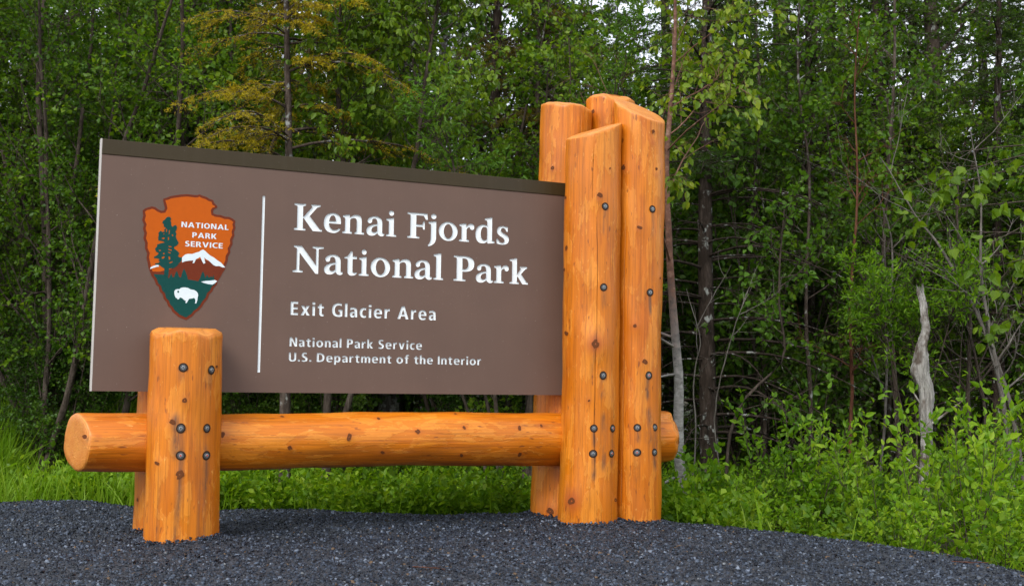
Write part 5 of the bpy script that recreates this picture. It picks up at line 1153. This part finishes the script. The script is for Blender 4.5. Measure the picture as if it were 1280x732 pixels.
# poplar limb reaching in at the upper right: its leaves are big enough to pick apart
def leaf_mesh():
    T = [(0, 0, 0), (.10, .0, .0), (.22, .34, .06), (.45, .40, .08), (.75, .20, .03), (1.05, 0, -.10), (.75, -.20, .03), (.45, -.40, .08), (.22, -.34, .06), (-.35, 0, .03), (-.35, .02, .03)]
    return mesh_py('leaf', T, [(1, 5, 4, 3, 2), (1, 8, 7, 6, 5), (9, 10, 1)], M['leaf_poplar'])
def hanging_limb():
    rg = np.random.default_rng(31)
    e = link('overhanging_poplar', None, loc=(3.75, 6.6, float(hgt(np.array([3.75]), np.array([6.6]))[0]))); tag(e, 'poplar at the right edge whose leafy limbs reach into the upper right corner', 'tree')
    W = Geo(); st = walk(rg, np.array([[0, 0, -.3]]), np.array([[.03, 0, 1.]]), np.array([4.6]), 16, 0.012, (0, 0, .3)); sr = 0.05 * np.linspace(1, .2, 16)[None]
    tubes(W, st, sr, 8)
    P0 = []; D0 = []; LL = []
    for (z, dx, dy, dz, L_) in [(1.75, -1, -.2, .15, .80), (1.95, -1, .3, .1, .85), (2.25, -1, 0, .1, 1.15), (2.45, -1, .2, .1, 1.35), (2.4, -1, -.3, .1, 1.2), (2.65, -1, .1, .05, 1.35), (2.75, -1, -.2, .12, 1.2), (2.2, -1, .4, .1, .9), (2.9, -1, .3, .05, 1.2)]:
        i = int((z + .3) / 4.9 * 15); P0.append(st[0, i]); D0.append((dx, dy, dz)); LL.append(L_)
    lp = walk(rg, np.array(P0), np.array(D0), np.array(LL), 9, 0.10, (0, 0, -.35)); lr = 0.007 * np.linspace(1, .3, 9)[None] * np.ones((len(P0), 1))
    tubes(W, lp, lr, 5)
    sp, sr_ = sprout(rg, lp, lr, 7, 0.42, 1.0, 40, lambda t, pl: 0.24 + 0 * t, 5, 0.12, (0, 0, -.4), 0.5, 0.002, pw=0.7); tubes(W, sp, sr_, 4)
    link('limbs', W.mesh('limbs', M['twig'], True), e)
    LM = leaf_mesh()
    allp = np.concatenate([sp]); n = 0
    for row in allp:
        for k in range(4 if rg.random() < 0.5 else 5):
            if n >= 296: break
            f = 0.25 + 0.75 * rg.random(); i = int(f * 3.99); q = row[i] + (row[i + 1] - row[i]) * (f * 3.99 - i) if i < 4 else row[4]
            d = Vector(rg.normal(size=3) * 0.45) + Vector((0, 0, -0.75)); d.normalize()
            s = Vector(rg.normal(size=3)); s = (s - d * s.dot(d)).normalized(); nn = d.cross(s)
            sc = rg.uniform(0.044, 0.080)
            o = link('leaf', LM, e); o.matrix_local = Matrix(((d.x * sc, s.x * sc, nn.x * sc, q[0] + d.x * sc * .35), (d.y * sc, s.y * sc, nn.y * sc, q[1] + d.y * sc * .35), (d.z * sc, s.z * sc, nn.z * sc, q[2] + d.z * sc * .35), (0, 0, 0, 1)))
            n += 1
hanging_limb()

# ------------------------------------------------------------------ the wood behind: tree kinds, then copies of each
rngB = np.random.default_rng(12)
kinds = []
p, r = stem_set(rngB, 4, 6.5, (3, 22), 0.05, npt=16, spread=0.25)
kinds.append(('leafy_tree', broadleaf(201, (p, r), 18, 5, 4, 7, 0.055, (M['bark_brown'], M['leaf_small']), 0.8, 0.4, 1.3, 48, f0=0.2, simple=True, zmin=1.0, dead=2)))
p, r = stem_set(rngB, 1, 9.0, (0, 4), 0.085, npt=20, wander=0.05, spread=0.0)
kinds.append(('tall_leafy_tree', broadleaf(202, (p, r), 60, 5, 4, 7, 0.065, (M['bark_grey'], M['leaf_deep']), 0.8, 0.5, 1.7, 58, f0=0.16, simple=True, dead=6)))
kinds.append(('spruce_tree', spruce(203, 9.5, 0.11, 1.9, (M['bark_dark'], M['needle']), z0=0.5, dead_to=0.5, twigs=18, needles=16, nsize=0.034)))
kinds.append(('spruce_tree', spruce(204, 7.0, 0.08, 1.6, (M['bark_dark'], M['needle']), z0=0.4, dead_to=0.5, twigs=18, needles=16, nsize=0.034)))
p, r = stem_set(rngB, 9, 3.2, (5, 32), 0.016, npt=12, spread=0.2)
kinds.append(('understorey_shrub', broadleaf(205, (p, r), 12, 4, 4, 6, 0.055, (M['twig'], M['leaf_deep']), 0.75, 0.3, 0.7, 42, f0=0.2, simple=True, zmin=0.3)))
ZONES = [(-300, 60, 'at the left edge'), (60, 180, 'by the upper left panel corner'), (180, 300, 'above the emblem'), (300, 420, 'above the dividing line'), (420, 540, 'above the title'),
         (540, 670, 'left of the log cluster'), (670, 835, 'behind the log cluster'), (835, 930, 'by the dark spruce trunk'), (930, 1030, 'left of the red sapling'),
         (1030, 1110, 'behind the red sapling'), (1110, 1190, 'behind the snag'), (1190, 1600, 'at the right edge')]
def zone_of(x, y):
    px = 640 + x / y * 1400
    return next((z[2] for z in ZONES if z[0] <= px < z[1]), 'at the right edge' if px > 0 else 'at the left edge')
LAB = ['brown stemmed leafy tree', 'tall grey trunked leafy tree', 'tall dark spruce', 'smaller dark spruce', 'shaded leafy understorey shrub']
placed = []; used_keys = set()
def forest(n, y0, y1, weights, mind, seed):
    rg = np.random.default_rng(seed); c = 0; tries = 0
    while c < n and tries < 4000:
        tries += 1
        y = rg.uniform(y0, y1); half = 0.457 * y * 1.12 + 1.5; x = rg.uniform(-half, half)
        if any((x - a) ** 2 + (y - b) ** 2 < mind ** 2 for a, b in placed): continue
        px_ = 640 + x / y * 1400
        if y > 15 and (850 < px_ < 1100 or 262 < px_ < 305 or 590 < px_ < 700) and rg.random() < 0.55: continue
        k = int(rg.choice(5, p=weights)); key = (k, zone_of(x, y), (y >= 13.5) + (y >= 20))
        if key in used_keys and tries < 3500: continue
        used_keys.add(key); placed.append((x, y)); c += 1
        nm, (w_, l_) = kinds[k]
        put(nm, w_, l_, x, y, rg.uniform(0.85, 1.2), rg.uniform(0, 6.28), '%s %s, %s' % (LAB[k], zone_of(x, y), 'near the wood edge' if y < 13.5 else 'midway into the wood' if y < 20 else 'deep in the wood'), 'shrub' if k == 4 else 'tree',
            ['leafy trees', 'tall leafy trees', 'tall spruces', 'smaller spruces', 'understorey shrubs'][k] + ' of the wood')
# leafy middle storey near the edge of the wood
p, r = stem_set(rngB, 7, 4.2, (4, 26), 0.022, npt=14, spread=0.2)
mid = broadleaf(206, (p, r), 15, 5, 4, 7, 0.052, (M['bark_brown'], M['leaf_small']), 0.78, 0.35, 0.95, 44, f0=0.12, sub_L=0.45, tw_L=0.18, simple=True, zmin=0.35)
p, r = stem_set(rngB, 5, 5.2, (3, 16), 0.024, npt=14, spread=0.15)
mid2 = broadleaf(207, (p, r), 20, 5, 4, 6, 0.048, (M['bark_brown'], M['leaf_small']), 0.70, 0.6, 0.9, 50, f0=0.2, sub_L=0.45, tw_L=0.18, simple=True, zmin=0.6)
for (px, D, s_, rz, which, lab) in [(-20, 12.2, 1.0, 1, 0, 'bushy young tree in the far left corner of the wood'), (70, 11.4, .8, 2, 0, 'bushy young tree low beside the left panel edge'), (150, 12.4, 1.1, 3, 1, 'light green young tree over the upper left panel corner'),
        (285, 11.6, 1.15, 4, 0, 'bushy young tree above and right of the emblem'), (585, 10.6, 1.05, 5, 1, 'light green young tree over the right half of the panel'), (660, 10.0, .95, 0.5, 0, 'bushy young tree just left of the log cluster'),
        (760, 11.6, 1.2, 1.5, 1, 'light green young tree straight behind the log cluster'), (905, 11.8, 1.1, 2.5, 0, 'bushy young tree behind the dark spruce trunk'), (960, 12.0, 1.05, 3.5, 1, 'light green young tree right of the dark spruce trunk'),
        (1045, 12.4, 1.0, 4.5, 0, 'bushy young tree behind the red stemmed sapling'), (1105, 11.6, 1.1, 5.5, 1, 'light green young tree above and left of the snag'), (1190, 11.4, .9, .3, 0, 'bushy young tree right behind the snag'),
        (1265, 11.5, 1.05, 1.3, 1, 'light green young tree behind the bare saplings at the right edge'), (1330, 10.2, 1.0, 2.3, 0, 'bushy young tree partly cut by the right edge')]:
    w_, l_ = (mid, mid2)[which]
    put('young_tree', w_, l_, X(px, D), D, s_, rz, lab)
    placed.append((X(px, D), D))
for (px, D, s_, rz, lab) in [(22, 9.2, .46, 1.7, 'low bush in front of the leftmost alder stems, half in the grass'), (88, 9.0, .5, 2.7, 'low bush in front of the alder stems, touching the panel edge'), (-5, 10.3, .5, 1, 'low leafy bush in the grass at the far left edge'), (50, 10.0, .42, 2, 'low leafy bush among the alder stems at left'), (95, 10.4, .55, 3, 'low leafy bush at the foot of the alder by the left panel edge'),
        (330, 10.2, .45, 4, 'low leafy bush seen through the gap under the panel, below the dividing line'), (430, 10.6, .5, 5, 'low leafy bush seen through the gap under the panel, left of the grey poplar trunk'), (560, 10.3, .45, .5, 'low leafy bush seen through the gap under the panel, right of the grey poplar trunk')]:
    put('low_bush', kinds[4][1][0], kinds[4][1][1], X(px, D), D, s_, rz, lab, 'shrub')
forest(20, 10.8, 13.5, [.28, .15, .12, .20, .25], 0.9, 1)
forest(38, 13.5, 18.5, [.22, .2, .2, .2, .18], 1.0, 2)
forest(28, 18.5, 27, [.15, .3, .3, .1, .15], 1.1, 3)
forest(16, 27, 38, [.1, .35, .4, .05, .1], 1.5, 4)

# ------------------------------------------------------------------ undergrowth
def shrub_mesh(seed, n, L, lean, size, wr, mat, tw=5, lk=9, stemmat='twig', spread=0.12):
    rg = np.random.default_rng(seed)
    p, r = stem_set(rg, n, L, lean, 0.006, npt=8, wander=0.08, spread=spread, trop=(0, 0, .6))
    W = Geo(); Lf = Geo(); tubes(W, p, r, 4)
    t_, tr = sprout(rg, p, r, tw, 0.25, 0.95, 38, lambda t, pl: pl * 0.32, 5, 0.10, (0, 0, .6), 0.6, 0.0018); tubes(W, t_, tr, 3)
    add_leaves(Lf, rg, p, lk * 2, size, wr, -0.25, 0.6, 0.75, 0.3)
    add_leaves(Lf, rg, t_, lk, size, wr, -0.2, 0.6, 0.75, 0.1)
    return W.mesh('stems', M[stemmat], True), Lf.mesh('foliage', M[mat])
SH = [shrub_mesh(301, 14, 0.85, (6, 38), 0.064, 0.62, 'leaf_shrub'), shrub_mesh(302, 18, 0.65, (6, 42), 0.055, 0.50, 'leaf_willow', 6),
      shrub_mesh(303, 12, 1.15, (4, 30), 0.060, 0.5, 'leaf_shrub', 6, 9), shrub_mesh(304, 16, 0.5, (10, 50), 0.058, 0.56, 'leaf_small', 4)]
def put_shrub(k, x, y, s, rz, label, group=None):
    e = link('shrub', None, loc=(x, y, float(hgt(np.array([x]), np.array([y]))[0]) - 0.02), rot=(0, 0, rz)); e.scale = (s,) * 3
    tag(e, label, 'shrub', group); link('stems', SH[k][0], e); link('foliage', SH[k][1], e)
def shrub_label(k, x, y, d, s):
    px = 640 + x / y * 1400
    zs = [(-500, 240, 'just right of the short post'), (240, 330, 'below the dividing line'), (330, 420, 'below the first title letters'), (420, 520, 'below the title'), (520, 620, 'below the right half of the title'), (620, 700, 'left of the log cluster'),
          (700, 870, 'by the thin birch'), (870, 930, 'below the dark spruce trunk'), (930, 1000, 'left of the red sapling'), (1000, 1060, 'in front of the red sapling'), (1060, 1120, 'left of the snag'), (1120, 1180, 'at the snag'), (1180, 1240, 'right of the snag'), (1240, 3000, 'at the right edge')]
    zn = next(z[2] for z in zs if z[0] <= px < z[1])
    return ('large ' if s > 0.68 else 'small ' if s < 0.5 else '') + '%s shrub %s, %s' % (['green broad leaved', 'narrow leaved', 'tall stemmed bright', 'low spreading'][k], zn, 'on the gravel edge' if d < 0.8 else 'middle of the bank' if d < 1.7 else 'back of the bank')
put_shrub(2, X(1000, 7.6), 7.6, 0.95, 0, 'bright leafy shrub in the middle of the bank right of the cluster')
put_shrub(2, X(1225, 7.0), 7.0, 1.0, 2, 'tallest bright shrub, in front of the bare saplings at right')
put_shrub(0, X(880, 7.4), 7.4, 0.9, 1, 'bright shrub at the foot of the thin birch')
put_shrub(2, X(1290, 6.0), 6.0, 0.75, 4, 'shrub at the lower right edge of the frame beside the gravel corner')
rgS = np.random.default_rng(41)
cnt = 0
while cnt < 54:
    y = rgS.uniform(5.2, 9.4); x = rgS.uniform(0.9, 0.5 * y + 0.8)
    d = float(pad_sdf(np.array([x]), np.array([y]))[0])
    if d < 0.35 or (abs(X(852, 7.6) - x) < .15 and y < 7.7) or (abs(640 + x / y * 1400 - 1152) < 42 and y < 8.0 and y > 5.9): continue
    s = rgS.uniform(0.46, 0.88) * (0.75 if d < 0.8 else 1.0)
    k = int(rgS.choice(4, p=[.35, .25, .15, .25])); lab = shrub_label(k, x, y, d, s)
    if lab in used_keys: continue
    used_keys.add(lab); put_shrub(k, x, y, s, rgS.uniform(0, 6.28), lab, 'low shrubs in the bank right of the log cluster'); cnt += 1
cnt = 0
while cnt < 60:
    y = rgS.uniform(7.4, 9.8); x = rgS.uniform(-2.6, 0.9)
    d = float(pad_sdf(np.array([x]), np.array([y]))[0])
    if d < 0.35: continue
    k = int(rgS.choice([0, 1, 3], p=[.3, .35, .35])); s = rgS.uniform(0.45, 0.75); lab = shrub_label(k, x, y, d, s)
    if lab in used_keys: continue
    used_keys.add(lab); put_shrub(k, x, y, s, rgS.uniform(0, 6.28), lab, 'low shrubs seen under the beam'); cnt += 1

def cover(name_seed=51, n=3000, x0=-9, x1=9, y0=5.0, y1=19, hi=0.42, size=0.055, simple=True):
    """herb layer: small leafy plants over the floor of the wood edge"""
    rg = np.random.default_rng(name_seed)
    P = rg.uniform([x0, y0], [x1, y1], (n, 2)); d = pad_sdf(P[:, 0], P[:, 1])
    P = P[(d > 0.22) & (np.abs(P[:, 0]) < 0.52 * P[:, 1] + 1.2)]
    z = hgt(P[:, 0], P[:, 1])
    k = 5
    base = np.repeat(np.column_stack([P, z]), k, 0)
    az = rg.uniform(0, 2 * np.pi, len(base)); ln = rg.uniform(0.05, 0.7, len(base))
    D = np.stack([np.sin(ln) * np.cos(az), np.sin(ln) * np.sin(az), np.cos(ln)], -1)
    L_ = rg.uniform(0.12, hi, len(base))
    pts = walk(rg, base, D, L_, 4, 0.1, (0, 0, .3))
    g = Geo(); add_leaves(g, rg, pts, 7, size, 0.62, 0.0, 0.8, 1.0, 0.25, simple=simple)
    return g.mesh('ground_plants', M['leaf_small' if simple else 'leaf_shrub'])
tag(link('ground_plants', cover()), 'low leafy plants covering the ground along the edge of the wood', 'ground cover', kind='stuff')
tag(link('verge_plants', cover(52, 1500, -3.2, 1.6, 6.9, 9.2, 0.38, 0.05, False)), 'dense leafy weeds just behind the gravel, seen under the beam', 'ground cover', kind='stuff')
def grass_blades(name, n, xr, yr, L, seed, cond, label, dlim=0.05, clump=0):
    rg = np.random.default_rng(seed)
    P = rg.uniform([xr[0], yr[0]], [xr[1], yr[1]], (n, 2))
    if clump:
        C = rg.uniform([xr[0], yr[0]], [xr[1], yr[1]], (clump, 2)); P = C[rg.integers(0, clump, n)] + rg.normal(0, 0.09, (n, 2))
    d = pad_sdf(P[:, 0], P[:, 1]); P = P[(d > dlim) & cond(P)]
    z = hgt(P[:, 0], P[:, 1]) - 0.02; m = len(P)
    az = rg.uniform(0, 2 * np.pi, m); ln = rg.uniform(0.05, 0.55, m)
    D = np.stack([np.sin(ln) * np.cos(az), np.sin(ln) * np.sin(az), np.cos(ln)], -1)
    LL = L * rg.uniform(0.45, 1.15, m)
    pts = walk(rg, np.column_stack([P, z]), D, LL, 4, 0.04, (0, 0, -0.9) * 1)
    S = norm(np.cross(D, rvec(rg, m))); w = 0.0035 * rg.uniform(0.6, 1.3, m)[:, None] * (1 + LL[:, None])
    V = np.stack([pts[:, 0] - S * w, pts[:, 0] + S * w, pts[:, 1] - S * w, pts[:, 1] + S * w, pts[:, 2] - S * w * .7, pts[:, 2] + S * w * .7, pts[:, 3]], 1)
    b = (np.arange(m) * 7)[:, None, None]
    q = (b + np.array([[[0, 1, 3, 2], [2, 3, 5, 4]]])).reshape(-1, 4); t3 = (b + np.array([[[4, 5, 6]]])).reshape(-1, 3)
    me = mesh_np(name, V.reshape(-1, 3), [q, t3], M['grass'])
    tag(link(name, me), label, 'grass', kind='stuff')
rg_keep = np.random.default_rng(1)
grass_blades('meadow_grass', 40000, (-7.5, 0.2), (6.9, 13.5), 0.34, 61, lambda P: (P[:, 0] < -1.7) | (rg_keep.random(len(P)) < 0.07), 'bright green grass filling the strip left of the sign and behind the short post')
grass_blades('meadow_grass', 9500, (-6.5, -3.0), (8.8, 12.5), 0.62, 62, lambda P: np.ones(len(P), bool), 'taller pale green grass tussocks low at the left edge of the frame', clump=34)
grass_blades('bank_grass', 900, (-1.2, 4.5), (5.2, 9), 0.26, 63, lambda P: np.ones(len(P), bool), 'scattered long grass blades among the shrubs behind and right of the cluster', 0.12, clump=150)

# twigs fallen on the gravel
for (x, y, L_, a, lab) in [(2.0, 4.93, .16, -.35, 'thin reddish twig lying on the gravel near its right corner'), (-0.32, 4.55, .14, -.25, 'thin brown twig lying on the gravel below the middle of the beam')]:
    rg = np.random.default_rng(int(x * 10 + 50)); gg = Geo()
    q = walk(rg, np.array([[-L_ / 2, 0, 0]]), np.array([[1., 0, 0]]), np.array([L_]), 7, 0.10, (0, 0, 0)); q[..., 2] *= 0.2
    tubes(gg, q, 0.0022 * np.linspace(1, .5, 7)[None], 5)
    t2, e2 = sprout(rg, q, 0.0022 * np.ones((1, 7)), 3, .2, .8, 35, lambda t, pl: pl * .3, 4, .1, (0, 0, 0)); t2[..., 2] *= 0.3; tubes(gg, t2, e2, 4)
    tag(link('fallen_twig', gg.mesh('fallen_twig', M['twig_red'], True), loc=(x, y, float(hgt(np.array([x]), np.array([y]))[0]) + 0.012), rot=(0, 0, a)), lab, 'twig')
